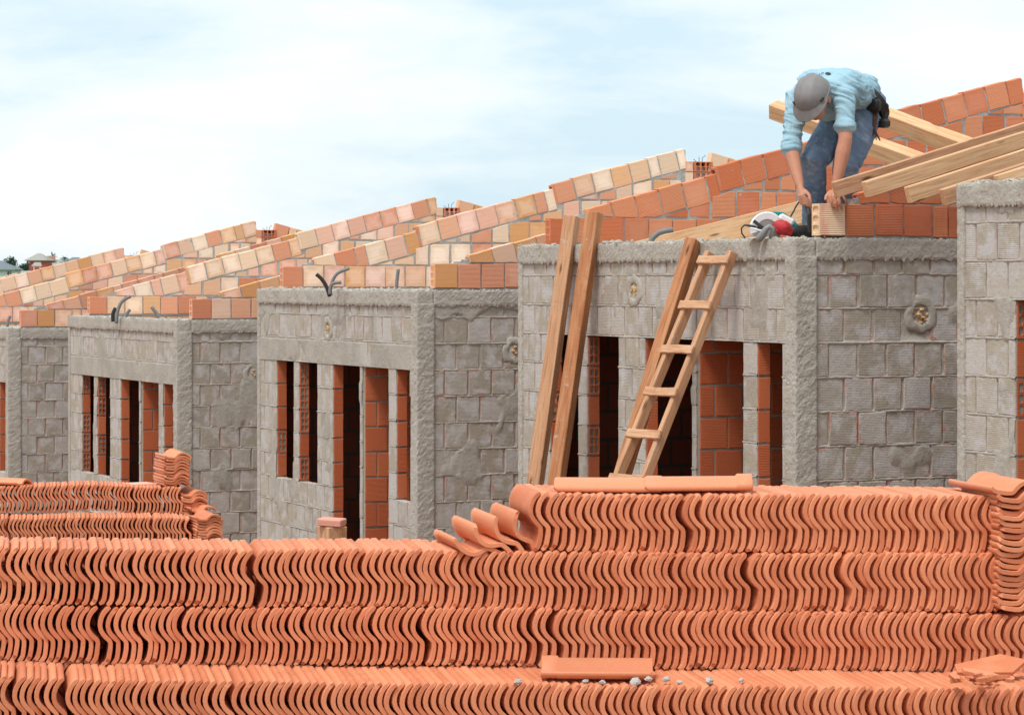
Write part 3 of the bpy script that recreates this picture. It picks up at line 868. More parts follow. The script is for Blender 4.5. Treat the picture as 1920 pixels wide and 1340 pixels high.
H = {}
H['A'] = house('A', 'house with the ladder and boards leaning on its front and a worker on top', True, RED, RED, -1.95, (1.56, 2.95), (9,), .012, seed=1, s_right=(.33, 2.2))
H['B'] = house('B', 'house standing behind the wooden post, three conduits on its wall top', True, PALE, PALE, -2.6, (1.5, 2.88), (1.9, 3.1), .014, seed=2, s_right=(-1, 2.0))
H['C'] = house('C', 'house rising behind the stepped tile piles, plaster smeared low on its side wall', False, PALE, PALE, -2.6, (1.3, 2.6), (2.2,), .018, seed=3)
H['D'] = house('D', 'house whose front corner stands farther off than the house behind the stepped tile piles', False, PALE, PALE, -2.3, (1.7, 3.0), (2.5,), .024, side_len=1.4, a_min=2.6, seed=4)
H['E'] = house('E', 'house whose wall top carries the row of roof rafters', True, RED, RED, -1.9, 9, 9, .014, side_len=.5, seed=5, s_left=None, s_right=None)
H['F'] = house('F', 'farther house of the row showing only its raking pale gable', False, PALE, PALE, -1, (1.2, 2.4), (2.6,), .03, front=False, seed=6)
H['G'] = house('G', 'farthest house of the row, gable ending below the distant roofs', False, PALE, PALE, -1, (1.6, 2.6), (2.2,), .03, front=False, seed=7)
# ---------------------------------------------------------------- roof tiles
TL, TH_ = 0.375, 0.0080          # length, half thickness
PROF = [(.178, .997), (.128, .962), (.075, .905), (.034, .835), (.008, .755), (.0, .68), (.012, .605), (.048, .538), (.100, .478), (.148, .435), (.174, .402), (.181, .368), (.178, .28), (.166, .18), (.150, .105), (.118, .045), (.066, .012)]
def tile_mesh(var=0):
    rv = random.Random(var); wx, wz, ph_ = rv.uniform(-.0022, .0022), rv.uniform(-.002, .002), rv.uniform(0, 6)
    pts = [Vector((x * (.200 + rv.uniform(-.004, .004)) - .018 + wx * math.sin(z * 5 + ph_), 0, z * .2 + wz * math.sin(z * 3 + ph_))) for x, z in PROF]
    chip = {rv.choice((0, 1, 16, 15)): rv.uniform(.004, .02) for _ in range(var % 3)}
    n = len(pts); nor = []
    for i in range(n):
        t = (pts[min(i + 1, n - 1)] - pts[max(i - 1, 0)]).normalized(); nor.append(Vector((t.z, 0, -t.x)))
    secs = [(0.0, .80, 0), (.0025, 1.0, 0), (.316, 1.0, 0), (.323, 1.0, .0075), (TL - .0025, 1.0, .0075), (TL, .80, .0075)]
    vs_, fs_ = [], []
    for y, k, sh in secs:
        for sgn in (1, -1):
            for i in range(n):
                e = 0.6 if i in (0, n - 1) else 1.0
                vs_.append(pts[i] + nor[i] * (sgn * TH_ * k * e + (sh if 0 < i < 11 else sh * .3)) + Vector((0, y + (chip.get(i, 0) if y < .01 else 0), 0)))
    m = 2 * n
    for s in range(len(secs) - 1):
        b, c = s * m, (s + 1) * m
        for i in range(n - 1):
            fs_.append((b + i, b + i + 1, c + i + 1, c + i)); fs_.append((b + n + i + 1, b + n + i, c + n + i, c + n + i + 1))
        fs_.append((b + n, b, c, c + n)); fs_.append((b + n - 1, b + 2 * n - 1, c + 2 * n - 1, c + n - 1))
    e = (len(secs) - 1) * m
    for i in range(n - 1):
        fs_.append((i + 1, i, n + i, n + i + 1)); fs_.append((e + i, e + i + 1, e + n + i + 1, e + n + i))
    me = mesh_np('roof_tile', vs_, fs_, True)
    nc = 2 * (n - 1); tot = len(me.polygons)
    for q in range(tot - nc, tot): me.polygons[q].use_smooth = False
    me.materials.append(MAT['tile']); return me
TILES = [tile_mesh(q) for q in range(9)]; TILE = TILES[0]
TV = [v.co.copy() for v in TILE.vertices]; TF = [tuple(p.vertices) for p in TILE.polygons]; TVS = [[v.co.copy() for v in m.vertices] for m in TILES]

trg = random.Random(5)
TYAW = R(9.5)                     # tiles point a little to the left going back
def tile_M(p, lean=0.0, yaw=TYAW, pitch=0.0, pivot=(0, 0, 0)):
    """lean: clockwise seen from the camera; pivot in tile coordinates rests at p"""
    M = Matrix.Rotation(yaw, 4, 'Z') @ Matrix.Rotation(pitch, 4, 'X') @ Matrix.Rotation(lean, 4, 'Y')
    return Matrix.Translation(Vector(p)) @ M @ Matrix.Translation(-Vector(pivot))
def tile_obj(M, label, group):
    o = bpy.data.objects.new('roof_tile', trg.choice(TILES)); COL.objects.link(o); o.matrix_world = M
    return tag(o, label, 'roof tile', group, 'thing')
def tiles_stuff(name, Ms, label):
    mb = MB()
    for M in Ms:
        tv = trg.choice(TVS); mb.add([M @ v for v in tv], TF)
    c = sum((M.translation for M in Ms), Vector()) / len(Ms)
    c.z = min(M.translation.z for M in Ms)
    o = mb.build(name, MAT['tile'], None, origin=c, smooth=True)
    sm_ = [p.use_smooth for p in TILE.polygons]; o.data.polygons.foreach_set('use_smooth', sm_ * len(Ms))
    return tag(o, label, 'roof tiles', kind='stuff')
def row_mats(u0, u1, D0, slope, z, seed, pitch=.0270, gaps=.03, wav=.008):
    """standing tiles from photo column u0 to u1; D0 depth at the centre column, slope = change of depth per metre"""
    rg = random.Random(seed); out = []
    x0 = (u0 - CX) / F_PX * D0; x1 = (u1 - CX) / F_PX * D0
    x = x0; i = 0; drift = 0.0
    while x < x1:
        y = D0 + slope * x
        lean = .05 * (float(vn3(i * .11 + seed, 0., 0., seed)) - .5) + rg.uniform(-.018, .018)
        zz = z + wav * (float(vn3(x * 2.2 + seed, 1., 0., seed)) - .5) * 2 + rg.uniform(-.002, .002)
        out.append(tile_M((x, y + rg.uniform(-.007, .007), EYE + zz), lean, TYAW + rg.uniform(-.012, .012)))
        x += pitch * rg.uniform(.88, 1.12); i += 1
        if rg.random() < gaps: x += rg.uniform(.006, .022)
    return out
DF, SLP = 9.60, -0.075
GT = 'tiles on edge in the {} row of the long front stack'
r1 = row_mats(1004, 1866, DF + .03, SLP, -.93, 3)
r2 = row_mats(-30, 1868, DF, SLP, -1.13, 4)
r3 = row_mats(-30, 1945, DF - .015, SLP, -1.33, 9)
r4 = row_mats(-40, 1960, DF - .385, SLP, -1.53, 12, gaps=.04)
for M in r1: tile_obj(M, 'terracotta roof tile on edge in the top row of the long front stack', GT.format('top'))
for M in r2: tile_obj(M, 'terracotta roof tile on edge in the second row from the top of the front stack', GT.format('second'))
for M in r3: tile_obj(M, 'terracotta roof tile on edge in the third row from the top of the front stack', GT.format('third'))
tiles_stuff('roof_tiles', r4, 'lowest row of terracotta tiles on edge stepping out before the front stack')
r5 = row_mats(-40, 1960, DF, SLP, -1.53, 14)
tiles_stuff('roof_tiles', r5, 'bottom row of terracotta tiles hidden behind the stepped-out row')
hid = []  # unseen rows added to block sight through the stack, so gaps look dark
for q, (zz, sd) in enumerate(((-1.20, 51), (-1.40, 52), (-1.56, 53))):
    for M in row_mats(-60, 1960, DF + .43, SLP, zz, sd, pitch=.034): hid.append(M @ Matrix.Rotation(R(-9), 4, 'Z'))
tiles_stuff('roof_tiles', hid, 'second depth of tiles filling the front stack behind its face')
# leaning tiles at the end of the top row
for k, (uu, vv, an, dd) in enumerate([(944, 1037, -73, 9.60), (965, 1043, -50, 9.60), (988, 1046, -36, 9.61), (1008, 1047, -22, 9.62)]):
    p = P(uu, vv, dd + .02)
    lab = ['roof tile fallen nearly flat, hollow side up, at the foot of the leaning tiles', 'roof tile leaning over the nearly flat one at the end of the top row',
           'roof tile leaning third in the slumped run beside the top row', 'roof tile leaning against the end of the top row'][k]
    tile_obj(tile_M(p, R(an), TYAW + .04, 0, (.17 * .2 - .018, 0, .02)), lab, 'tiles slumped at the end of the top row')
# loose tiles lying along the stack
FLAT = R(90)
def lying(u0, v, d, yaw, lab, flip=False, pitch=0., lean=FLAT):
    p = P(u0, v, d)
    M = Matrix.Translation(p) @ Matrix.Rotation(yaw, 4, 'Z') @ Matrix.Rotation(pitch, 4, 'X') @ Matrix.Rotation(lean, 4, 'Y') @ Matrix.Translation(Vector((-.018, 0, -.1)))
    return tile_obj(M, lab, 'loose tiles lying on the front stack')
lying(1042, 917, 9.78, R(-95.0), 'roof tile lying hollow side down on the stack before the boards')
lying(1208, 916, 9.74, R(-91.5), 'roof tile lying hollow side down on the stack before the ladder foot', pitch=R(.6))
lying(1224, 1262, 9.34, R(88.0), 'single roof tile lying along the stepped-out lowest row', lean=R(86))
# flat pile at the right end
fp = P(1882, 0, 9.44); prg = random.Random(77)
Ms = []
for k in range(20):
    z = EYE - 1.115 + .0205 * k
    top = k == 19
    M = tile_M((fp.x + prg.uniform(-.006, .006), fp.y + prg.uniform(-.008, .008), z + (.006 if top else 0)), FLAT + prg.uniform(-.015, .015), TYAW + prg.uniform(-.02, .02) + (.10 if top else 0), 0, (.02, 0, .05 if top else .02))
    if top: tile_obj(M, 'uppermost roof tile of the flat pile at the end of the front stack', 'loose tiles lying on the front stack')
    else: Ms.append(M)
tiles_stuff('roof_tiles', Ms, 'flat pile of roof tiles at the end of the front stack')
# the two-row stack farther back, with end piles
b1 = row_mats(-40, 338, 21.0, .0, -1.745, 21, pitch=.0285, gaps=.05, wav=.018); b2 = row_mats(-40, 358, 20.55, .0, -1.945, 22, pitch=.0285, gaps=.05, wav=.018)
b3 = row_mats(-40, 338, 21.0, .0, -1.975, 23); b4 = row_mats(-40, 358, 20.55, .0, -2.175, 24)
low = []
for q in range(5):
    if q < 4: low += row_mats(-40, 350, 20.55, 0, -2.375 - .2 * q, 30 + q, pitch=.06)
tiles_stuff('roof_tiles', b1, 'upper row of tiles on edge in the smaller stack behind')
tiles_stuff('roof_tiles', b2, 'lower row of tiles on edge in the smaller stack behind, stepping forward')
tiles_stuff('roof_tiles', b3 + b4 + low, 'buried rows of tiles carrying the smaller stack behind')
def flat_pile(u, d, z0, n, lab, lean=FLAT, step=.0215, seed=1):
    rg = random.Random(seed); p = P(u, 0, d); Ms = []
    for k in range(n): Ms.append(tile_M((p.x + rg.uniform(-.006, .006), p.y + rg.uniform(-.01, .01), EYE + z0 + step * k), lean + rg.uniform(-.015, .015), R(20) + rg.uniform(-.02, .02), 0, (.02, 0, .02)))
    return tiles_stuff('roof_tiles', Ms, lab)
flat_pile(313, 21.05, -1.55, 11, 'tall flat pile of tiles on top of the smaller stack behind', seed=1)
flat_pile(345, 21.0, -1.90, 14, 'flat pile of tiles ending the upper row of the smaller stack', lean=FLAT, seed=2)
flat_pile(372, 20.5, -2.08, 16, 'flat pile of tiles ending the lower row of the smaller stack', seed=3)
lying(382, 951, 20.9, R(20), 'roof tile tipped hollow side up on the pile ending the upper row', lean=-FLAT)
lying(45, 908, 21.1, R(60), 'roof tile lying loose on the smaller stack behind', lean=FLAT)
# broken tile pieces and rubble on the stepped-out row
def shard(u, v, d, size, rot, label, mat, name, seed, cat, group, thick=.012):
    rg = random.Random(seed); n = rg.randint(5, 7)
    poly = []
    for k in range(n):
        an = 2 * math.pi * (k + rg.uniform(-.2, .2)) / n
        poly.append((math.cos(an) * size[0] * rg.uniform(.75, 1.1) / 2, math.sin(an) * size[1] * rg.uniform(.7, 1.1) / 2))
    Rm = Euler(rot).to_matrix()
    mb = MB(); mb.prism([(a, b) for a, b in poly], Vector((0, 0, 0)), Rm @ Vector((1, 0, 0)), Rm @ Vector((0, 0, 1)), Rm @ Vector((0, 1, 0)), -thick / 2, thick / 2)
    o = mb.build(name, mat, None); o.location = P(u, v, d); return tag(o, label, cat, group)
shard(1862, 1247, 9.28, (.30, .14), (R(20), R(-5), R(8)), 'largest broken piece of tile among the shards on the lowest row', MAT['tile'], 'tile_shard', 3, 'tile shard', 'broken tile pieces')
shard(1838, 1262, 9.17, (.15, .05), (R(14), R(9), R(-10)), 'long flat sliver of tile lying before the largest shard', MAT['tile'], 'tile_shard', 4, 'tile shard', 'broken tile pieces')
srg = random.Random(8)
for k in range(13):
    shard(srg.uniform(1788, 1905), srg.uniform(1262, 1280), srg.uniform(8.98, 9.12), (srg.uniform(.03, .10), srg.uniform(.015, .04)), (srg.uniform(-.5, .6), srg.uniform(-.4, .4), srg.uniform(-1.5, 1.5)),
          'small broken splinter of tile in the heap of shards', MAT['tile'], 'tile_shard', 20 + k, 'tile shard', 'broken tile pieces')
MAT['chip'] = mat_plain('pale_mortar', (.44, .415, .385), .95, 60, .2, bump=.003)
for k, (u, v, w) in enumerate([(1192, 1277, .045), (1216, 1272, .032), (1250, 1272, .03), (1330, 1275, .04), (1097, 1276, .025), (971, 1277, .03), (1275, 1278, .025), (1130, 1278, .03), (1390, 1274, .025), (640, 1037, .02)]):
    rg = random.Random(k); mb = MB(); mb.ball((0, 0, 0), (w / 2, w / 3, w / 4), seg=8, rings=6)
    mb.v = [q * (1 + rg.uniform(-.25, .25)) for q in mb.v]
    o = mb.build('rubble_chip', MAT['chip'], None); o.location = P(u, v, 9.22 if v > 1100 else 9.75); o.rotation_euler = (rg.uniform(-.4, .4), rg.uniform(-.3, .3), rg.uniform(0, 3))
    tag(o, 'small grey chip of mortar lying on the tile stack', 'rubble', 'mortar chips on the tiles')

# ---------------------------------------------------------------- timber
def timber(name, p0, p1, w, h, mat, label, cat, group=None, roll=0.0, bev=.004, parent=None, seed=0, side=None):
    """squared timber from p0 to p1; local x runs along it"""
    p0, p1 = Vector(p0), Vector(p1); L = (p1 - p0).length
    x = (p1 - p0).normalized(); s_ = Vector(side) if side is not None else (UP if abs(x.z) < .9 else D2)
    y = (s_ - x * s_.dot(x)).normalized(); y = (Matrix.Rotation(roll, 3, x) @ y); z = x.cross(y)
    bm = bmesh.new(); bmesh.ops.create_cube(bm, size=1.0); bmesh.ops.scale(bm, vec=(L, h, w), verts=bm.verts)
    cuts = [e for e in bm.edges if abs((e.verts[0].co - e.verts[1].co).x) > L * .5]
    bmesh.ops.subdivide_edges(bm, edges=cuts, cuts=10, use_grid_fill=True)
    bmesh.ops.bevel(bm, geom=[e for e in bm.edges if e.calc_face_angle(0) > .5], offset=bev, segments=1, affect='EDGES')
    rg = random.Random(seed); a1, a2 = rg.uniform(-1, 1), rg.uniform(-1, 1)
    for v in bm.verts:
        t = v.co.x / L; v.co.y += .006 * a1 * math.cos(3.1 * t + a2) + rg.uniform(-.0012, .0012); v.co.z += .005 * a2 * math.cos(2.6 * t) + rg.uniform(-.0012, .0012)
    me = bpy.data.meshes.new(name); bm.to_mesh(me); bm.free()
    o = link(name, me, mat, parent)
    M = Matrix((x, y, z)).transposed().to_4x4(); M.translation = (p0 + p1) / 2
    o.matrix_world = M
    if parent is None: tag(o, label, cat, group)
    return o
cA = H['A'][1]; WFA = H['A'][3]; WSA = H['A'][4]
def on_front(u, off, unit='A'):
    """point on the plane `off` metres in front of a house front, under photo column u (z left at 0 height of wall top)"""
    c = H[unit][1] - D2 * off; k = (u - CX) / F_PX
    t = (c.x - k * c.y) / (-D1.x + k * D1.y)
    q = c + D1 * t; return q
def lean_board(u_top, v_top, u_low, v_low, off_top, w, h, mat, label, roll, name='timber_board', seed=0, group=None):
    """leans on the wall top; passes photo points (u_top,v_top) and (u_low,v_low)"""
    q = on_front(u_top, off_top); pt = P(u_top, v_top, q.y)
    best = None
    for o_ in np.linspace(off_top + .1, 2.2, 85):           # foot distance from the wall that puts the lower photo point on the line
        c = H['A'][1] - D2 * o_; g = None
        # foot straight out from the wall below the top point
        foot = pt - D2 * (o_ - off_top); foot.z = gz(foot.x, foot.y)
        # where does the line cross photo row v_low
        lo, hi = 0., 1.
        for _ in range(40):
            m = (lo + hi) / 2; r = pt.lerp(foot, m); vv = HV - (r.z - EYE) / r.y * F_PX
            if vv < v_low: lo = m
            else: hi = m
        r = pt.lerp(foot, lo); uu = CX + r.x / r.y * F_PX
        if best is None or abs(uu - u_low) < best[0]: best = (abs(uu - u_low), foot.copy())
    return timber(name, best[1], pt, w, h, mat, label, 'board', group, roll=roll, seed=seed, side=D2)
lean_board(1073, 405, 1003, 921, .02, .092, .098, MAT['wood_mid'], 'paler of the two squared boards leaning together on the house front', R(42), seed=1, group='boards leaning on the house front')
lean_board(1116, 398, 1046, 900, .02, .092, .10, MAT['wood_red'], 'redder of the two squared boards leaning together on the house front', R(40), seed=2, group='boards leaning on the house front')
lean_board(1302, 450, 1165, 900, .05, .07, .125, MAT['wood_red'], 'dark rough beam leaning on the house front right behind the ladder', R(38), seed=3, group='boards leaning on the house front')
# ladder
def ladder():
    rails = []
    for (ut, vt, ul, vl) in ((1331, 473, 1157, 903), (1374, 473, 1206, 903)):
        q = on_front(ut, .06); pt = P(ut, vt, q.y); best = None
        for o_ in np.linspace(.3, 2.6, 93):
            foot = pt - D2 * (o_ - .06); foot.z = gz(foot.x, foot.y); lo, hi = 0., 1.
            for _ in range(40):
                m = (lo + hi) / 2; r = pt.lerp(foot, m); vv = HV - (r.z - EYE) / r.y * F_PX
                if vv < vl: lo = m
                else: hi = m
            r = pt.lerp(foot, lo); uu = CX + r.x / r.y * F_PX
            if best is None or abs(uu - ul) < best[0]: best = (abs(uu - ul), foot.copy())
        rails.append((best[1], pt))
    base = (rails[0][0] + rails[1][0]) / 2
    h = empty('ladder', base, 'home-made wooden ladder leaning on the house front', 'ladder')
    inv = Matrix.Translation(-base)
    nrm = (rails[0][1] - rails[0][0]).cross(rails[1][0] - rails[0][0]).normalized()
    if nrm.y > 0: nrm = -nrm
    for i, (f, t) in enumerate(rails):
        o = timber('rail', f, t, 0.042, .06, MAT['wood_mid'], None, None, parent=h, seed=20 + i, side=nrm)
        o.matrix_parent_inverse = inv
    n0 = 0
    # rung rows measured on the near rail
    f, t = rails[1]; f0, t0 = rails[0]
    for vv in (491, 577, 661, 739, 819, 903, 985, 1065, 1140):
        lo, hi = 0., 1.
        for _ in range(40):
            m = (lo + hi) / 2; r = t.lerp(f, m)
            if HV - (r.z - EYE) / r.y * F_PX < vv: lo = m
            else: hi = m
        a, b = t0.lerp(f0, lo), t.lerp(f, lo)
        ex = (b - a).normalized() * .045
        o = timber('rung', a - ex + nrm * .036, b + ex + nrm * .036, 0.055, .02, MAT['wood_mid'], None, None, parent=h, seed=40 + n0, side=nrm); n0 += 1
        o.matrix_parent_inverse = inv
ladder()
# rafters over the gap between the two nearest houses
cE = H['E'][1]
for k, (t, u, v, Lr) in enumerate([(5.5, 1565, 343, 4.4), (5.1, 1622, 343, 4.4), (4.65, 1702, 352, 4.4), (4.3, 1768, 358, 4.4), (3.9, 1870, 332, 4.4)]):
    kx = (u - CX) / F_PX; o0 = cE + D1 * t
    s = (kx * o0.y - o0.x) / (D2.x - kx * D2.y)
    q = o0 + D2 * s; p0 = P(u, v + 13, q.y)
    dirv = (D2 + UP * .285).normalized()
    lab = ['rafter whose low end reaches the worker\'s hand', 'second rafter along from the worker\'s hand', 'third rafter along from the worker\'s hand, over the brick course', 'rafter with a knot near its end, meeting the end of the brick course', 'shortest-looking rafter end resting on the block wall top'][k]
    timber('rafter', p0, p0 + dirv * Lr, .05, .095, MAT['wood_pale'] if k not in (0, 3) else MAT['wood_mid'], lab, 'rafter', 'roof rafters on the wall top', seed=60 + k, side=UP)
# loose timbers crossing behind the worker, and the plank on the slab
timber('timber', P(1450, 205, 19.2), P(1800, 333, 18.2), .10, .11, MAT['wood_pale'], 'lower of two sloping beams crossing behind the worker, end in the air', 'beam', 'sloping beams behind the worker', seed=71, roll=R(25))
timber('timber', P(1600, 197, 19.0), P(1905, 311, 18.1), .105, .115, MAT['wood_pale'], 'upper of two sloping beams, starting behind the tool pouch', 'beam', 'sloping beams behind the worker', seed=72, roll=R(25))
timber('plank', P(1180, 477, 18.9), P(1545, 387, 18.6), .04, .15, MAT['wood_pale'], 'wide plank lying on the slab behind the circular saw', 'plank', seed=73)

# timber post with a broken tile on it
pp = P(622, 986, 17.5); gp = gz(pp.x, pp.y)
timber('wooden_post', (pp.x, pp.y, gp - .05), pp, .14, .14, MAT['wood_mid'], 'squared wooden post with a broken tile on its top', 'post', roll=R(12), seed=80)
mb = MB(); mb.bbox((0, 0, 0), (.155, .16, .045), .006)
o = mb.build('hollow_brick', MAT['brick'], None); o.location = pp + UP * .027; o.rotation_euler = (0, R(3), R(-10)); o.color = (.56, .19, .11, 1)
tag(o, 'broken piece of red brick lying on the wooden post', 'brick')
mb = MB(); mb.bbox((0, 0, 0), (.19, .19, .09), .004)
o = mb.build('hollow_brick', MAT['brick'], None); o.location = P(264, 916, 21.3); o.rotation_euler = (0, 0, R(35)); o.color = (.66, .27, .16, 1)
tag(o, 'loose brick lying on the smaller tile stack beside the tall flat pile', 'brick')

# conduits standing out of the slabs
def conduit(pts, r, mat, parent_key, end=True):
    h, corner, OL, WF, WS, base = H[parent_key]
    q = [Vector(p) - base for p in pts]
    # smooth the polyline
    sm = []
    for i in range(len(q) - 1):
        for k in range(5):
            t = k / 5; p0 = q[max(i - 1, 0)]; p1 = q[i]; p2 = q[i + 1]; p3 = q[min(i + 2, len(q) - 1)]
            sm.append(.5 * ((2 * p1) + (p2 - p0) * t + (2 * p0 - 5 * p1 + 4 * p2 - p3) * t * t + (3 * p1 - p0 - 3 * p2 + p3) * t ** 3))
    sm.append(q[-1])
    mb = MB(); mb.tube(sm, r, 8, cap=False); return mb.build('conduit', mat, h, smooth=True)
conduit([P(618, 556, 22.9), P(612, 537, 22.9), P(603, 523, 22.9), P(593, 514, 22.9)], .016, MAT['pipe_black'], 'B')
conduit([P(620, 554, 22.95), P(621, 534, 22.95), P(632, 513, 22.95), P(655, 503, 22.95)], .014, MAT['pipe_gray'], 'B')
conduit([P(618, 552, 22.8), P(622, 533, 22.8), P(640, 529, 22.8)], .014, MAT['pipe_gray'], 'B')
conduit([P(744, 552, 22.0), P(744, 530, 22.0), P(747, 504, 22.0)], .014, MAT['pipe_gray'], 'B')
conduit([P(218, 606, 28.2), P(220, 586, 28.2), P(228, 566, 28.2), P(245, 555, 28.2)], .018, MAT['pipe_gray'], 'C')
conduit([P(231, 606, 28.2), P(237, 590, 28.2), P(244, 580, 28.2)], .016, MAT['pipe_gray'], 'C')
conduit([P(302, 608, 27.4), P(298, 594, 27.4), P(284, 575, 27.4)], .018, MAT['pipe_gray'], 'C')
conduit([P(212, 603, 28.3), P(212, 588, 28.3), P(217, 577, 28.3)], .02, MAT['pipe_black'], 'C')
conduit([P(13, 616, 32.5), P(15, 603, 32.5), P(19, 592, 32.5)], .018, MAT['pipe_gray'], 'D')
conduit([P(1216, 460, 18.3), P(1226, 444, 18.3), P(1242, 434, 18.3), P(1262, 431, 18.3)], .018, MAT['pipe_gray'], 'A')
# stuffed pipe holes
def side_s(unit, u):
    c = H[unit][1]; k = (u - CX) / F_PX; return (k * c.y - c.x) / (D2.x - k * D2.y)
def rel_z(unit, p): return p.z - H[unit][1].z
for unit, u, v, r in (('A', 1727, 590, .055), ('B', 965, 658, .052), ('C', 475, 700, .052)):
    s = side_s(unit, u); q = H[unit][1] + D2 * s; z = rel_z(unit, P(u, v, q.y))
    vent(H[unit][4], H[unit][0], s, z, r, .0, 3)
for unit, u, v, r in (('A', 1189, 546, .052), ('B', 615, 618, .05)):
    q = on_front(u, 0, unit); a = (q - H[unit][2]).dot(-D1); z = rel_z(unit, P(u, v, q.y))
    vent(H[unit][3], H[unit][0], a, z, r, .002, 8)
# ---------------------------------------------------------------- worker on the slab
def mat_cloth(name, c, c2, weave=900, folds=0.004, wear=None):
    k = NT(name); k.rough(.92); ps = k.pos(); k.b.inputs['Specular IOR Level'].default_value = .1
    a = k.noise(ps, 7, 4); f = k.noise(k.mapv(ps, (1, 1, 2.2), (0, .5, 0)), 26, 3, .5, .8); w = k.noise(ps, weave, 2)
    col = k.mix(k.ss(a, .35, .7), c, c2)
    if wear: col = k.mix(k.math('MULTIPLY', k.ss(k.noise(ps, 11, 4, .6), .52, .7), .7), col, wear)
    k.color(col); k.bump(k.math('ADD', f, k.math('MULTIPLY', w, .08)), folds, .35); return k.m
MAT['skin'] = mat_plain('skin', (.50, .235, .15), .55, 40, .14, bump=.001)
MAT['hair'] = mat_plain('dark_hair', (.05, .03, .02), .7, 200, .4, bump=.003)
MAT['shirt'] = mat_cloth('pale_blue_cotton', (.29, .47, .57), (.34, .525, .615))
MAT['jeans'] = mat_cloth('worn_denim', (.14, .20, .29), (.20, .27, .36), wear=(.36, .40, .45))
MAT['leather'] = mat_plain('black_leather', (.022, .021, .021), .5, 40, .4, bump=.003)
MAT['leather_brown'] = mat_plain('brown_leather', (.11, .05, .035), .7, 60, .4)
MAT['boot'] = mat_plain('boot_rubber', (.045, .045, .048), .6, 40, .4)
MAT['helmet'] = mat_plain('grey_plastic', (.22, .215, .215), .62, 26, .2, spec=.25)
MAT['helmet_band'] = mat_plain('dark_strap', (.03, .03, .03), .6, 30, .3)
MAT['stud'] = mat_plain('nickel', (.7, .7, .7), .35, 10, .1, metal=1.0)

def remeshed(mb, voxel, smooth_it, fold=None):
    me = mesh_np('tmp', mb.v, mb.f)
    bm = bmesh.new(); bm.from_mesh(me); bmesh.ops.recalc_face_normals(bm, faces=bm.faces); bm.to_mesh(me); bm.free()
    o = bpy.data.objects.new('tmp', me); COL.objects.link(o)
    m = o.modifiers.new('r', 'REMESH'); m.mode = 'VOXEL'; m.voxel_size = voxel
    s = o.modifiers.new('s', 'SMOOTH'); s.iterations = smooth_it; s.factor = .5
    dg = bpy.context.evaluated_depsgraph_get(); dg.update()
    out = bpy.data.meshes.new_from_object(o.evaluated_get(dg))
    bpy.data.objects.remove(o); bpy.data.meshes.remove(me)
    n = len(out.vertices); co = np.empty(n * 3); out.vertices.foreach_get('co', co); co = co.reshape(-1, 3)
    if fold is not None:
        no = np.empty(n * 3); out.vertex_normals.foreach_get('vector', no); no = no.reshape(-1, 3)
        co = co + no * fold(co)[:, None]; out.vertices.foreach_set('co', co.ravel())
    out.polygons.foreach_set('use_smooth', [True] * len(out.polygons)); out.update()
    return out
def shift_mesh(me, base):
    me.transform(Matrix.Translation(-Vector(base))); return me

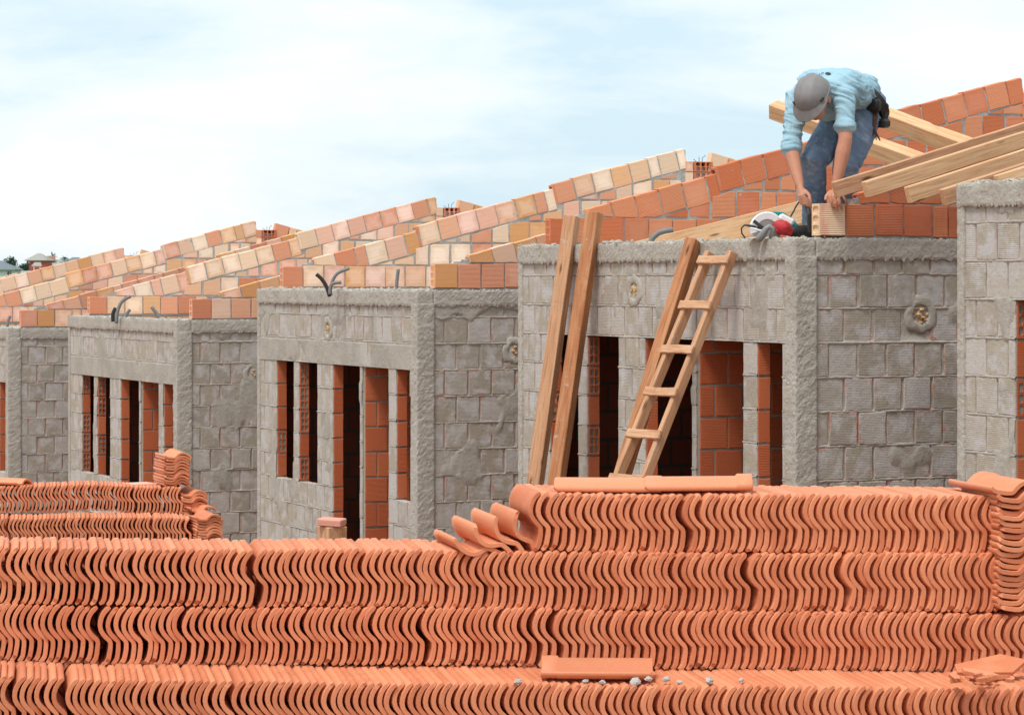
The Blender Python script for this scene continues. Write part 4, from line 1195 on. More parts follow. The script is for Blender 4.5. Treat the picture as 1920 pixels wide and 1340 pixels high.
def worker():
    slab = EYE + UNITS['A'][2]
    pel = P(1606, 205, 17.22); wai = P(1596, 186, 17.12); mid = P(1575, 170, 17.0); chest = P(1550, 167, 16.87); neck = P(1530, 172, 16.77)
    axis = Vector((.83, -.55, .02)).normalized()          # from his right to his left
    hd = P(1527, 186, 16.70)
    hf = Vector((-.30, -.58, -.76)).normalized(); hu = Vector((-.46, -.62, .62)); hu = (hu - hf * hu.dot(hf)).normalized(); hr = hf.cross(hu)
    HR = Matrix((hr, hf, hu)).transposed()                 # head frame: x right, y forward, z up
    sR, sL = P(1493, 186, 16.98), P(1583, 184, 16.74)
    eR, eL = P(1481, 272, 16.86), P(1585, 262, 16.66)
    wR, wL = P(1499, 346, 16.72), P(1568, 346, 16.64)
    hipR, hipL = P(1578, 226, 17.28), P(1616, 226, 17.10)
    kR, kL = P(1526, 306, 16.98), P(1590, 312, 16.96)
    aR, aL = P(1528, 418, 17.08), P(1580, 418, 17.12)
    base = Vector(((aR.x + aL.x) / 2, (aR.y + aL.y) / 2, slab))
    # ---- body: one continuous figure
    b = MB()
    b.tube([pel, mid, chest, neck], [.10, .11, .11, .055], 12)
    b.tube([neck, hd], [.055, .055], 12)
    b.ball(hd, (.072, .092, .112), HR, 20, 14)
    b.ball(hd + HR @ Vector((0, .045, -.06)), (.052, .052, .055), HR)          # jaw
    b.tube([hd + HR @ Vector((0, .088, -.005)), hd + HR @ Vector((0, .113, -.04))], [.010, .016], 8)   # nose
    b.ball(hd + HR @ Vector((0, .085, .018)), (.05, .016, .012), HR)            # brow
    b.ball(hd + HR @ Vector((0, .090, -.078)), (.024, .014, .008), HR)          # lips
    for sx in (-1, 1): b.ball(hd + HR @ Vector((sx * .080, -.008, -.02)), (.014, .022, .034), HR)   # ears
    for s, e, w in ((sR, eR, wR), (sL, eL, wL)):
        m1 = s.lerp(e, .5); m2 = e.lerp(w, .28); m3 = e.lerp(w, .7)
        b.tube([s, m1, e, m2, m3, w], [.05, .047, .042, .046, .036, .028], 12)
    for h_, k_, a_ in ((hipR, kR, aR), (hipL, kL, aL)):
        b.tube([h_, h_.lerp(k_, .5), k_, k_.lerp(a_, .35), a_], [.085, .075, .055, .053, .04], 12)
    # right hand: closed round the hammer
    pc = P(1504, 371, 16.68)
    b.tube([wR, wR.lerp(pc, .6), pc], [.028, .033, .034], 12, side=(0.2, -1, 0), flat=.72)
    hx = P(1510, 380, 16.63)
    for k in range(4):
        q = k / 3.0
        k0 = P(1497 + 5 * q, 367 + 15 * q, 16.63 - .012 * q); tip_in = P(1512 + 3 * q, 372 + 15 * q, 16.595)
        k1 = P(1504 + 4 * q, 366 + 16 * q, 16.585); end = P(1518 + 2 * q, 376 + 14 * q, 16.625)
        r = (.0098, .0102, .0098, .0088)[k]
        b.tube([pc.lerp(k0, .6), k0, k1, tip_in, end], [r * 1.1, r * 1.08, r, r * .95, r * .85], 8)
    b.tube([P(1509, 358, 16.68), P(1517, 366, 16.645), P(1519, 380, 16.62), P(1518, 391, 16.61)], [.014, .0125, .011, .009], 8)
    # left hand: flat on the brick, fingers over its front face
    ft = 16.4 + .4147 * .22 - .006
    pl = P(1566, 363, 16.565)
    b.tube([wL, wL.lerp(pl, .6), pl], [.028, .031, .030], 12, side=(.2, -1, .4), flat=.75)
    b.ball(P(1568, 365, 16.55), (.040, .034, .020))
    for k, (u0, v0, u1, v1, u2, v2) in enumerate([(1556, 368, 1559, 379, 1562, 389), (1564, 368, 1567, 382, 1570, 394), (1572, 368, 1575, 381, 1578, 392), (1580, 367, 1585, 375, 1590, 384)]):
        r = (.0095, .0100, .0097, .0086)[k]
        b.tube([P(u0 + 1, v0 - 5, 16.565), P(u0, v0, ft - .006), P(u1, v1, ft - .014), P(u2, v2, ft - .006)], [r * 1.15, r * 1.1, r, r * .82], 8)
    b.tube([P(1556, 360, 16.58), P(1549, 368, 16.55), P(1548, 374, ft - .006)], [.013, .011, .0095], 8)
    me = remeshed(b, .0052, 4); shift_mesh(me, base)
    man = link('person', me, MAT['skin'], None, base)
    tag(man, 'person in blue shirt, jeans and grey hard hat bending over the brick course', 'person')
    # ---- shirt
    t = MB(); ax = axis * .075
    for sg in (-1, 1):
        t.tube([wai + ax * sg * .8 + Vector((-.01, -.01, .02)), mid + ax * sg * 1.05, chest + ax * sg * 1.25, neck.lerp(chest, .35) + ax * sg * .9], [.108, .125, .126, .08], 14)
    t.tube([P(1621, 169, 17.18), wai + UP * .03, mid, chest], [.10, .118, .14, .13], 16)
    t.tube([neck.lerp(chest, .5), neck + (hd - neck) * .25], [.09, .066], 14)
    t.ball(P(1552, 205, 16.88), (.10, .10, .075)); t.ball(P(1565, 208, 17.0), (.10, .10, .06))
    for s, e, w, f0, f1, rc in ((sR, eR, wR, .0, .14, .056), (sL, eL, wL, .0, -.30, .060)):
        end = e.lerp(w, f1) if f1 >= 0 else e.lerp(s, -f1 * .9)
        pre = s.lerp(end, .86)
        t.tube([chest.lerp(s, .55), s, s.lerp(end, .4), s.lerp(end, .72), pre], [.10, .074, .064, .060, rc - .004], 16, cap=True)
        d = (end - s).normalized()
        for q in range(3):                                  # rolled cuff
            c = pre.lerp(end, q / 2.0); a_ = d.orthogonal().normalized(); b_ = d.cross(a_)
            ring = [c + (a_ * math.cos(an) + b_ * math.sin(an)) * (rc - .004) + d * .006 * math.sin(2 * an + q) for an in np.linspace(0, 2 * math.pi, 15)]
            t.tube(ring, .013, 8, cap=False)
        t.tube([pre, end], [rc, rc - .006], 14)
    def fold_s(co):
        w = 3 * fbm(co[:, 0] * 5, co[:, 1] * 5, co[:, 2] * 5, 2, 2)
        n = fbm(co[:, 0] * 6 + w, co[:, 1] * 6, co[:, 2] * 27 + co[:, 0] * 15 + w * 1.4, 4, 2)
        rid = 1 - np.abs(2 * n - 1) * 4.2
        return .0075 * np.clip(rid, -.6, 1) * (vn3(co[:, 0] * 6, co[:, 1] * 6, co[:, 2] * 6, 31) > .1) * vn3(co[:, 0] * 7, co[:, 1] * 7, co[:, 2] * 7, 9) * 1.6
    sm = remeshed(t, .006, 5, fold_s); shift_mesh(sm, base)
    shirt = link('shirt', sm, MAT['shirt'], man); shirt['label'] = 'pale blue shirt with rolled sleeves'
    # ---- jeans
    j = MB()
    j.ball(P(1604, 212, 17.2), (.155, .15, .125)); j.tube([pel.lerp(wai, .3), P(1622, 196, 17.24)], [.14, .13], 14)
    for h_, k_, a_ in ((hipR, kR, aR), (hipL, kL, aL)):
        kf = k_ + Vector((-.012, -.03, 0))
        j.tube([h_, h_.lerp(kf, .35), h_.lerp(kf, .7), kf, kf.lerp(a_, .35), kf.lerp(a_, .7), a_ + UP * .0], [.115, .106, .094, .083, .076, .074, .077], 16)
    def fold_j(co):
        n = fbm(co[:, 0] * 12, co[:, 1] * 12, co[:, 2] * 17 + co[:, 0] * 10, 14, 3)
        return .0065 * np.clip(1 - np.abs(2 * n - 1) * 4, -.5, 1)
    jm = remeshed(j, .007, 5, fold_j); shift_mesh(jm, base)
    link('jeans', jm, MAT['jeans'], man)
    # ---- boots
    for a_, toe in ((aR, P(1487, 437, 16.82)), (aL, P(1556, 440, 16.92))):
        bo = MB(); heel = Vector((a_.x, a_.y, slab + .045)); toe = Vector((toe.x, toe.y, slab + .048))
        bk = heel + (heel - toe).normalized() * .05
        bo.tube([a_ + UP * .05, heel + UP * .03], [.058, .062], 12); bo.tube([bk, heel, heel.lerp(toe, .6), toe], [.042, .048, .046, .040], 12)
        bm_ = remeshed(bo, .008, 3)
        co = np.empty(len(bm_.vertices) * 3); bm_.vertices.foreach_get('co', co); co = co.reshape(-1, 3)
        co[:, 2] = np.maximum(co[:, 2], slab + .012); bm_.vertices.foreach_set('co', co.ravel()); shift_mesh(bm_, base)
        link('boot', bm_, MAT['boot'], man)
    # ---- hard hat
    hc = hd + HR @ Vector((0, -.002, .034))
    hb = MB(); NU, NV = 48, 16
    vs_, fs_ = [], []
    for i in range(NV + 1):
        el = R(90) * i / NV
        for k in range(NU):
            an = 2 * math.pi * k / NU; x, y = math.sin(an), math.cos(an)
            rx, ry, rz = .108, .136, .112
            px, py, pz = x * rx * math.cos(el) ** .85, y * ry * math.cos(el) ** .85, rz * math.sin(el)
            # raised ribs running front to back
            g = 0
            for c0, wd, hh in ((0.0, .022, .006), (.052, .010, .004), (-.052, .010, .004)): g += hh * math.exp(-((px - c0) / wd) ** 4) * (el > .35) * min(1, (el - .35) * 3)
            vs_.append(HR @ Vector((px * (1 + g * 3), py * (1 + g * 3), pz + g)) + hc - base)
    for i in range(NV):
        for k in range(NU):
            fs_.append((i * NU + k, i * NU + (k + 1) % NU, (i + 1) * NU + (k + 1) % NU, (i + 1) * NU + k))
    hb.add(vs_, [f[::-1] for f in fs_])
    hat = hb.build('hard_hat', MAT['helmet'], man, smooth=True)
    # rim and peak
    vs_, fs_ = [], []
    for q, (gro, dz) in enumerate(((0.0, .010), (0.0, .004), (1.0, 0.0), (1.0, -.004), (0.0, -.003))):
        for k in range(NU):
            an = 2 * math.pi * k / NU; x, y = math.sin(an), math.cos(an)
            pk = max(0.0, (y - .25) / .75) ** .7 if y > .25 else 0
            ext = .009 + .058 * pk
            vs_.append(HR @ Vector((x * (.108 + gro * ext * .55), y * (.136 + gro * ext), dz - gro * pk * .020)) + hc - base)
    for q in range(4):
        for k in range(NU): fs_.append((q * NU + k, q * NU + (k + 1) % NU, (q + 1) * NU + (k + 1) % NU, (q + 1) * NU + k))
    pb = MB(); pb.add(vs_, fs_); pb.build('peak', MAT['helmet'], hat, smooth=True)
    for sx in (-1, 1):
        c = MB(); c.bbox(HR @ Vector((sx * .091, .070, .02)) + hc - base, (.022, .030, .012), .003, HR @ Matrix.Rotation(sx * .6, 3, 'Z')); c.build('clip', MAT['helmet_band'], hat)
    hm = MB(); hm.ball(hd + HR @ Vector((0, -.02, -.005)) - base, (.0765, .083, .098), HR); hm.build('hair', MAT['hair'], man, smooth=True)
    # ---- belt, studs, pouch, leather loop
    bt = MB(); bc = P(1624, 192, 17.2); bn = (P(1655, 175, 17.3) - P(1585, 215, 17.1)).normalized()
    n2_ = Vector((.75, .3, .62)).normalized(); a_ = axis - n2_ * axis.dot(n2_); a_.normalize(); b_ = n2_.cross(a_)
    ring = [bc + a_ * (.168 * math.cos(q)) + b_ * (.138 * math.sin(q)) - base for q in np.linspace(0, 2 * math.pi, 41)]
    vs_, fs_ = [], []
    for q in ring:
        for off, rr in ((-.030, 0), (.030, 0), (.030, .008), (-.030, .008)):
            rad = (q + base - bc).normalized(); vs_.append(q + n2_ * off + rad * rr)
    for i in range(40):
        for k in range(4): fs_.append((i * 4 + k, i * 4 + (k + 1) % 4, i * 4 + 4 + (k + 1) % 4, i * 4 + 4 + k))
    bt.add(vs_, fs_); belt = bt.build('tool_belt', MAT['leather'], man)
    for k in range(4):
        an = R(-22 + 11 * k); q = bc + a_ * (.176 * math.cos(an)) + b_ * (.146 * math.sin(an))
        s_ = MB(); s_.ball(P(1617 + 6 * k, 192 + 1.8 * k, 16.99) - base, .006, seg=8, rings=6); s_.build('stud', MAT['stud'], belt)
    po = MB()
    prm = Euler((R(4), R(6), R(-38))).to_matrix()
    po.bbox(P(1651, 216, 17.12) - base, (.09, .06, .15), .012, prm); po.bbox(P(1651, 231, 17.08) - base, (.105, .085, .055), .014, prm)
    po.build('pouch', MAT['leather'], belt)
    fl = MB(); fl.bbox(P(1638, 198, 17.0) - base, (.085, .05, .08), .012, prm); fl.tube([P(1632, 206, 17.0) - base, P(1641, 214, 16.99) - base, P(1648, 203, 17.01) - base], .009, 8); fl.build('holder', MAT['leather'], belt, smooth=True)
    lo = MB(); lo.tube([P(1642, 212, 17.0) - base, P(1640, 232, 16.99) - base, P(1637, 250, 16.98) - base, P(1633, 258, 16.98) - base], [.016, .014, .011, .005], 8, side=(1, 0, 0), flat=.35)
    lo.tube([P(1640, 244, 16.98) - base, P(1646, 256, 16.97) - base, P(1650, 263, 16.97) - base], [.009, .007, .004], 7)
    lo.tube([P(1641, 244, 16.98) - base, P(1643, 262, 16.97) - base], [.006, .003], 6)
    lo.build('leather_thong', MAT['leather_brown'], belt)
    # printed mark on the back of the collar: laid on the shirt
    dg = bpy.context.evaluated_depsgraph_get(); dg.update()
    mk = MB()
    def on_shirt(u, v):
        o = Vector((0, 0, EYE)) - base; d = (P(u, v, 17.) - Vector((0, 0, EYE))).normalized()
        ok, loc, nor, _ = shirt.ray_cast(o, d)
        return (loc + nor * .0015) if ok else None
    def patch(pts):
        q = [on_shirt(*p) for p in pts]
        if all(x is not None for x in q): mk.add(q, [tuple(range(len(q)))])
    patch([(1546.5, 137.5), (1551, 135.8), (1556, 136.6), (1559, 140), (1553.5, 141.8), (1549, 140.6)])
    for (u, v) in ((1543, 136.5), (1539.5, 137.2), (1536, 138.4)):
        patch([(u, v), (u + 1.1, v - .4), (u + .6, v + 3.6), (u - .5, v + 3.9)])
    patch([(1541.6, 136.6), (1544, 136), (1543.8, 137), (1541.4, 137.5)])
    if mk.v: mk.build('printed_mark', MAT['helmet_band'], shirt)
    return man
worker()

# ---------------------------------------------------------------- hammer, brick being laid, circular saw
def hammer():
    o0 = P(1510, 374, 16.63)
    mb = MB()
    a, b = P(1510, 368, 16.63), P(1517, 402, 16.585); c = P(1521, 436, 16.56)
    mb.tube([a - o0, b - o0], [.013, .014], 8, side=(1, 0, 0), flat=.6)
    h = mb.build('mason_hammer', MAT['steel_dark'], None, smooth=True); h.location = o0
    tag(h, "dark steel mason's hammer held in the worker's fist over the wall corner", 'hammer')
    hd = MB(); x = (c - b).normalized(); y = Vector((.35, -.93, 0)); z = x.cross(y).normalized()
    vs_ = []
    for t, w, th in ((0, .013, .009), (.25, .017, .008), (.7, .018, .006), (1.0, .020, .002)):
        p = b.lerp(c, t) - o0
        vs_ += [p + z * w + y * th, p - z * w + y * th, p - z * w - y * th, p + z * w - y * th]
    fs_ = [(0, 1, 2, 3), (15, 14, 13, 12)] + [(i * 4 + (k + 1) % 4, i * 4 + k, i * 4 + 4 + k, i * 4 + 4 + (k + 1) % 4) for i in range(3) for k in range(4)]
    hd.add(vs_, fs_); hd.build('head', MAT['steel_dark'], h)
hammer()

def laid_brick():
    u0, s0 = None, .150
    W = Wall(cA + D2 * 0, D2, D1, cA)
    root = empty('hollow_brick', W.pt(s0 + .095, .02, -.045), 'pale ribbed hollow brick under the worker\'s hand at the head of the course', 'brick')
    W.base = root.location
    k = NT('ribbed_pale_clay'); k.rough(.9); sp = k.n('ShaderNodeSeparateXYZ'); k.l(k.obj(), sp.inputs[0])
    rib = k.math('SINE', k.math('MULTIPLY', sp.outputs[2], 2 * math.pi * 17)); n = k.noise(k.pos(), 12, 3)
    fl = k.math('ADD', sp.outputs[0], k.math('MULTIPLY', k.math('SUBTRACT', n, .5), .9))
    c = k.mix(k.ss(fl, -.42, -.02), (.80, .44, .30), (.85, .62, .43)); c = k.mix(k.math('MULTIPLY', k.ss(rib, -.2, -.9), .06), c, (.50, .27, .13)); k.color(c); k.bump(rib, .0012, .8)
    me = prism_brick_mesh('shell', outline(.006), .02); me.materials.append(k.m)
    W.brick(root, s0 + .010, .327, .02, .21, .086, .004, me, (.8, .6, .4)).name = 'shell'
    WJ = Wall(cA + D2 * s0, -D1, D2, root.location)
    o = WJ.brick(root, -.086, .003, .02, .21, .010, 0.0, HOLLOW13, (.80, .56, .36), 0, 0, 0.); o.name = 'open_end'
laid_brick()

MAT['saw_metal'] = mat_plain('saw_guard', (.80, .82, .83), .4, 20, .08, metal=.1, spec=.5)
MAT['saw_blade'] = mat_plain('saw_blade', (.42, .40, .38), .4, 20, .2, metal=.8)
MAT['saw_red'] = mat_plain('saw_red', (.48, .035, .045), .5, 60, .2)
MAT['saw_white'] = mat_plain('saw_white', (.78, .76, .75), .6, 60, .12)
MAT['saw_gray'] = mat_plain('saw_handle', (.24, .25, .25), .55, 60, .2)
MAT['saw_teal'] = mat_plain('saw_teal', (.0, .20, .21), .5, 60, .2)
def saw():
    base = P(1440, 449, 16.8); base.z = EYE + UNITS['A'][2]
    h = empty('circular_saw', base, 'red, white and teal circular saw resting on the wall corner', 'circular saw')
    def L(u, v, d=16.8): return P(u, v, d) - base
    X = Vector((1, 0, 0)); Y = Vector((0, 1, 0))
    c = L(1438, 430)
    # upper guard: thick half ring with a side plate
    g = MB(); n = 26; vs_, fs_ = [], []
    for i in range(n):
        an = R(195 - 200 * i / (n - 1)); ca, sa = math.cos(an), math.sin(an)
        for r, y in ((.062, -.022), (.100, -.026), (.106, -.012), (.106, .018), (.062, .018)): vs_.append(c + Vector((ca * r, y, sa * r)))
    for i in range(n - 1):
        for k in range(5): fs_.append((i * 5 + k, i * 5 + (k + 1) % 5, i * 5 + 5 + (k + 1) % 5, i * 5 + 5 + k))
    fs_ += [tuple(range(5)), tuple(reversed(range((n - 1) * 5, n * 5)))]
    g.add(vs_, fs_); g.build('blade_guard', MAT['saw_metal'], h)
    b = MB(); nt = 40
    vs_ = [c + Vector((math.cos(2 * math.pi * k / nt) * (.088 if k % 2 else .093), y, math.sin(2 * math.pi * k / nt) * (.088 if k % 2 else .093))) for y in (-.004, -.001) for k in range(nt)]
    b.add(vs_, [tuple(range(nt)), tuple(reversed(range(nt, 2 * nt)))] + [(k, (k + 1) % nt, nt + (k + 1) % nt, nt + k) for k in range(nt)]); b.v = [q + Vector((0, 0, .0)) for q in b.v]
    b.v = [Vector((q.x, q.y, max(q.z, .004))) for q in b.v]; b.build('blade', MAT['saw_blade'], h)
    m = MB(); m.tube([L(1462, 426, 16.79), L(1470, 426, 16.68)], [.048, .042], 16, side=(1, 0, 0)); m.bbox(L(1470, 432, 16.72), (.10, .09, .055), .012, Euler((0, R(10), 0)).to_matrix()); mo = m.build('motor_housing', MAT['saw_red'], h, smooth=False)
    w = MB(); w.bbox(L(1474, 412, 16.71), (.095, .075, .045), .012, Euler((0, R(28), 0)).to_matrix()); w.build('housing_cap', MAT['saw_white'], mo)
    k = MB(); k.tube([L(1424, 447, 16.7), L(1430, 440, 16.68), L(1436, 430, 16.67), L(1443, 424, 16.67), L(1449, 428, 16.67), L(1449, 438, 16.68), L(1446, 445, 16.7)], [.024, .023, .018, .015, .015, .015, .014], 12); k.build('front_grip', MAT['saw_gray'], h, smooth=True)
    t = MB(); t.tube([L(1452, 402, 16.83), L(1468, 404, 16.84), L(1482, 414, 16.84), L(1492, 424, 16.83)], [.018, .02, .02, .017], 10); t.build('handle', MAT['saw_teal'], h, smooth=True)
    p = MB(); p.bbox(L(1445, 446, 16.8) , (.27, .12, .006), .002); p.tube([L(1408, 428, 16.75), L(1437, 435, 16.74)], .006, 6); p.build('base_plate', MAT['saw_metal'], h)
    sl = MB(); sl.bbox(L(1422, 421, 16.76), (.075, .012, .02), .003, Euler((0, R(38), 0)).to_matrix()); sl.build('depth_lever', MAT['boot'], h)
    cd = MB(); cd.tube([L(1425, 427, 16.79), L(1410, 424, 16.78), L(1396, 422, 16.78), L(1390, 428, 16.78), L(1391, 438, 16.78), L(1397, 446, 16.78)], [.009, .009, .0055, .005, .005, .005], 8)
    cd.tube([L(1480, 410, 16.85), L(1487, 398, 16.86), L(1493, 386, 16.88), L(1499, 378, 16.9)], .005, 8); cd.build('cord', MAT['boot'], h, smooth=True)
saw()
# ---------------------------------------------------------------- far hillside: houses, trees, palms
MAT['roof_gray'] = mat_plain('weathered_roof', (.33, .32, .29), .9, .5, .12)
MAT['roof_dark'] = mat_plain('slate_roof', (.17, .20, .22), .9, .5, .12)
MAT['wall_red'] = mat_plain('red_render', (.42, .10, .09), .9, .4, .12)
MAT['wall_white'] = mat_plain('white_render', (.66, .66, .64), .9, .4, .08)
MAT['glass_far'] = mat_plain('window_glass', (.05, .07, .08), .2, 1, .1, spec=.5)
def leafmat(name, c0, c1):
    k = NT(name); k.rough(.8); v = k.n('ShaderNodeNewGeometry').outputs['Random Per Island']; k.color(k.mix(v, c0, c1)); return k.m
MAT['leaf'] = leafmat('far_leaves', (.015, .045, .035), (.06, .12, .075)); MAT['palm'] = leafmat('palm_leaves', (.03, .075, .06), (.07, .13, .09))
MAT['bark'] = mat_plain('bark', (.10, .08, .065), .9, 3, .3)
def far(u, v, d): return P(u, v, d)
def far_house(name, u0, u1, v_eave, v_ridge, v_base, d, wallm, roofm, label, windows=(), hip=.8, depth=9.):
    p0, p1 = far(u0, v_base, d), far(u1, v_base, d); g = gz((p0.x + p1.x) / 2, d) - .5
    z0 = min(p0.z, g); ze = far(0, v_eave, d).z; zr = far(0, v_ridge, d).z; w = p1.x - p0.x
    base = Vector(((p0.x + p1.x) / 2, d + depth / 2, z0))
    h = empty('far_house', base, label, 'house', 'houses on the far hillside')
    m = MB(); m.box((0, 0, (ze - z0) / 2), (w, depth, ze - z0)); m.build('wall', wallm, h)
    o_ = .6; r = MB(); W2, D2_ = w / 2 + o_, depth / 2 + o_; hx = W2 * (1 - hip); zz = ze - z0
    r.add([(-W2, -D2_, zz), (W2, -D2_, zz), (W2, D2_, zz), (-W2, D2_, zz), (-hx, 0, zr - z0), (hx, 0, zr - z0), (-W2, -D2_, zz - .25), (W2, -D2_, zz - .25), (W2, D2_, zz - .25), (-W2, D2_, zz - .25)],
          [(0, 1, 5, 4), (1, 2, 5), (2, 3, 4, 5), (3, 0, 4), (6, 7, 1, 0), (7, 8, 2, 1), (8, 9, 3, 2), (9, 6, 0, 3), (9, 8, 7, 6)])
    r.build('roof', roofm, h)
    for (a, b, c, e) in windows:      # u0,u1,v0,v1
        q0, q1 = far(a, c, d), far(b, e, d); cx = (q0.x + q1.x) / 2 - base.x; cz = (q0.z + q1.z) / 2 - base.z
        f = MB(); f.box((cx, -depth / 2 - .06, cz), (q1.x - q0.x + .3, .14, q0.z - q1.z + .3)); fo = f.build('window', MAT['wall_white'], h)
        g_ = MB(); g_.box((cx, -depth / 2 - .14, cz), (q1.x - q0.x, .05, q0.z - q1.z)); g_.build('pane', MAT['glass_far'], fo)
    return h, base
hr, hb = far_house('far_house', 50, 86, 487.5, 474.5, 534, 900, MAT['wall_red'], MAT['roof_gray'], 'distant red house with a hipped grey roof and a porch', [(54, 55.5, 489, 492)], hip=.85, depth=12)
pm = MB(); q = far(68, 498.5, 894) - hb
pm.add([(q.x - 1.6, q.y, q.z), (q.x + 1.8, q.y, q.z), (q.x + 1.2, q.y + 1.5, q.z + 1.2), (q.x - .8, q.y + 1.5, q.z + 1.2), (q.x - 1.6, q.y, q.z - .2), (q.x + 1.8, q.y, q.z - .2)], [(0, 1, 2, 3), (4, 5, 1, 0)])
pm.build('porch_roof', MAT['roof_gray'], hr)
pm = MB()
for du in (63.8, 75): w = far(du, 498.5, 894.2) - hb; e = far(du, 512, 894.2) - hb; pm.box(((w.x + e.x) / 2, w.y, (w.z + e.z) / 2), (.25, .25, abs(w.z - e.z)))
pm.build('porch_post', MAT['wall_white'], hr)
far_house('far_house', -60, 24, 505, 488, 540, 620, MAT['wall_white'], MAT['roof_dark'], 'distant white house with a slate-grey roof and dark windows', [(14, 17.5, 509, 517), (19.5, 21.5, 509, 517)], hip=.75, depth=10)
far_house('far_house', 26, 58, 518, 507.5, 536, 700, MAT['wall_white'], MAT['roof_gray'], 'distant low house showing mostly its pale roof before the red house', (), hip=.55, depth=10)
far_house('far_house', 87, 112, 497, 486, 530, 960, MAT['wall_white'], MAT['roof_gray'], 'distant house with a pale roof below the two palms', (), hip=.6)
far_house('far_house', 126, 150, 490, 482, 520, 1000, MAT['wall_white'], MAT['roof_dark'], 'distant grey-roofed house just past the palms', (), hip=.6)
cm = MB(); cq = far(96, 484.5, 962); cm.box((0, 0, 0), (2.6, 2.0, 1.7)); o = cm.build('water_tank', mat_plain('tank_pink', (.50, .28, .22), .9, 1, .1), None); o.location = cq
tag(o, 'distant pinkish rooftop box before the left palm', 'water tank')
def leaf_cloud(mb, c, rad, n, size, seed):
    rg = random.Random(seed); c = Vector(c)
    for _ in range(n):
        while True:
            p = Vector((rg.uniform(-1, 1), rg.uniform(-1, 1), rg.uniform(-1, 1)))
            if .25 < p.length < 1: break
        p = Vector((p.x * rad[0], p.y * rad[1], p.z * rad[2])) * rg.uniform(.8, 1.1) + c
        a = Vector((rg.gauss(0, 1), rg.gauss(0, 1), rg.gauss(0, 1))).normalized(); b = a.orthogonal().normalized(); s = size * rg.uniform(.6, 1.3)
        mb.add([p + a * s, p + b * s * .6, p - a * s, p - b * s * .6], [(0, 1, 2, 3)])
def far_tree(u, v_top, u0, u1, d, label, seed, v_bot=512, name='broad_tree'):
    p = far(u, v_bot, d); g = gz(p.x, d); h_ = empty(name, (p.x, d, min(g, p.z)), label, 'tree', 'trees on the far hillside')
    base = h_.location; top = far(u, v_top, d).z - base.z; w = (u1 - u0) / F_PX * d / 2; zc = p.z - base.z
    t = MB(); t.tube([(0, 0, -.3), (0, 0, zc), (.3, 0, (zc + top) / 2), (.2, 0, top * .85)], [.35, .28, .2, .08], 8)
    for k in range(5): an = k * 1.3; t.tube([(0, 0, zc * .9), (math.cos(an) * w * .6, math.sin(an) * w * .6, zc + (top - zc) * .6)], [.18, .06], 6)
    t.build('trunk', MAT['bark'], h_)
    m = MB(); rg = random.Random(seed)
    for k in range(9):
        an = rg.uniform(0, 6.3); rr = rg.uniform(0, .6)
        leaf_cloud(m, (math.cos(an) * w * rr, math.sin(an) * w * rr, zc + (top - zc) * rg.uniform(.25, .72)), (w * .5, w * .5, (top - zc) * .32), 130, .22, seed * 10 + k)
    m.build('crown', MAT['leaf'], h_)
far_tree(19, 479, 5, 36, 840, 'distant dark rounded tree left of the red house', 3, 508)
far_tree(45, 493, 30, 58, 870, 'distant low dark tree in front of the red house', 5, 512)
def palm(u, v_top, d, label, seed):
    p = far(u, 510, d); h_ = empty('palm_tree', (p.x, d, min(gz(p.x, d), p.z)), label, 'palm tree', 'palms on the far hillside'); b = h_.location
    c = far(u, v_top + 7, d) - b; t = MB(); t.tube([(0, 0, -.3), c * .5 + Vector((.15, 0, 0)), c], [.22, .17, .14], 8); t.build('trunk', MAT['bark'], h_)
    m = MB(); rg = random.Random(seed)
    for k in range(22):
        an = rg.uniform(0, 6.3); el = rg.uniform(-.3, 1.3); L = rg.uniform(1.7, 2.4); pts = []
        for q in range(7):
            s = q / 6; pts.append(c + Vector((math.cos(an) * L * s * math.cos(el), math.sin(an) * L * s * math.cos(el), L * (s * math.sin(el) - .75 * s * s * math.cos(el)))))
        for q in range(6):
            d_ = (pts[q + 1] - pts[q]).normalized(); sd = d_.cross(UP).normalized()
            for sg in (-1, 1):
                tip = pts[q] + sd * sg * .35 + d_ * .2 - UP * .12; m.add([pts[q], pts[q + 1], tip], [(0, 1, 2)])
    m.build('crown', MAT['palm'], h_)
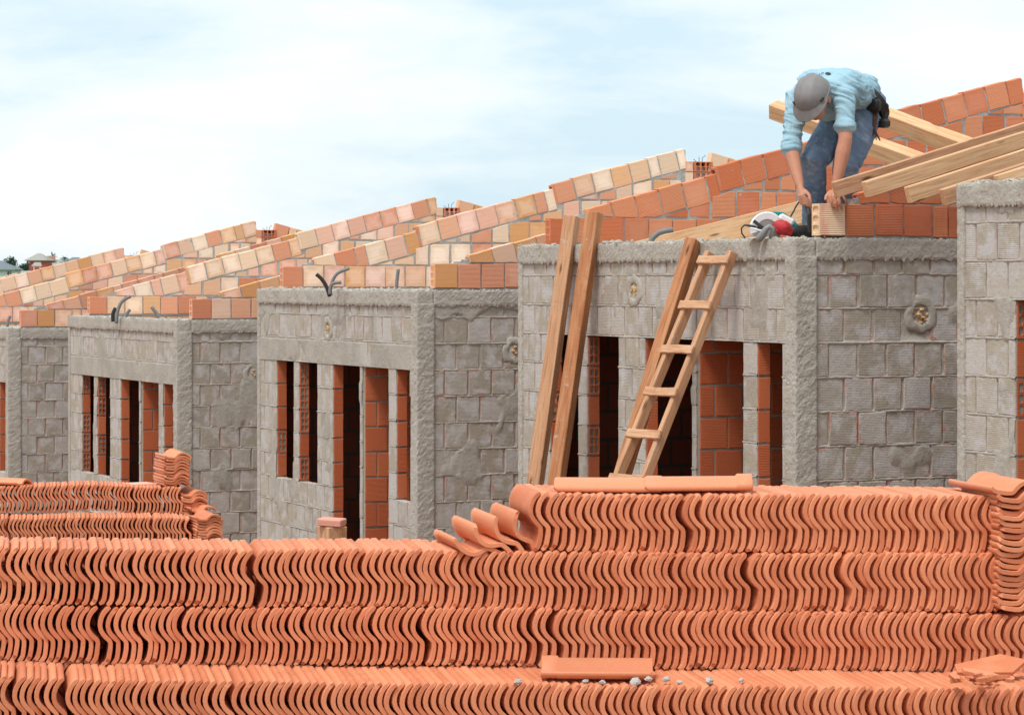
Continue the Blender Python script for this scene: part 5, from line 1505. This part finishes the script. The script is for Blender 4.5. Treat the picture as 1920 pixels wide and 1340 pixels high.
palm(99, 474, 985, 'distant palm above the pinkish rooftop box', 2); palm(121, 477, 975, 'distant palm standing free past the pinkish rooftop box', 7)
# ---------------------------------------------------------------- leave out blocks that stand wholly behind other things
def cull_hidden_bricks():
    from mathutils.bvhtree import BVHTree
    bpy.context.view_layer.update()
    def root(o):
        while o.parent: o = o.parent
        return o
    V, Fc = [], []
    def put(vs_, fs_):
        b = len(V); V.extend(vs_); Fc.extend([tuple(i + b for i in f) for f in fs_])
    for o in COL.objects:                                    # what hides: walls, gables and the tile stacks as solid boxes
        if o.type == 'MESH' and o.name.split('.')[0] in ('front_wall', 'side_wall', 'gable_wall', 'partition_wall', 'inner_wall', 'ceiling_slab'):
            M = o.matrix_world; put([M @ v.co for v in o.data.vertices], [tuple(p.vertices) for p in o.data.polygons])
    for u0, u1, d, top in ((1004, 1866, 9.9, -.76), (-60, 1990, 9.9, -.97), (-40, 340, 21.2, -1.62)):
        a, b = P(u0, 0, d).x, P(u1, 0, d).x
        put([Vector((a, d, -3)), Vector((b, d, -3)), Vector((b, d, EYE + top)), Vector((a, d, EYE + top))], [(0, 1, 2, 3)])
    T = BVHTree.FromPolygons(V, Fc)
    eyes = [Vector((x, 0, EYE)) for x in (0, -.2, .2)]
    gone = []; left = {}
    for o in list(COL.objects):
        if o.type != 'MESH' or o.name.split('.')[0] != 'brick': continue
        r = root(o)
        if r.get('category') != 'house': continue
        M = o.matrix_world; seen = False
        for e in eyes:
            for x, z in ((0, 0), (-.4, -.36), (.4, -.36), (.4, .36), (-.4, .36), (0, .42), (-.43, 0), (.43, 0)):
                p = M @ Vector((x, -.5, z)); d = p - e
                u = CX + (p.x - e.x) / p.y * F_PX; v = HV - (p.z - EYE) / p.y * F_PX
                if u < -12 or u > 1932 or v > 1345: continue
                L = d.length
                if T.ray_cast(e, d / L, L - .03)[0] is None: seen = True; break
            if seen: break
        if seen: left[r.name] = left.get(r.name, 0) + 1
        else: gone.append(o)
    bpy.data.batch_remove(gone)
    print('bricks kept', left)
cull_hidden_bricks()
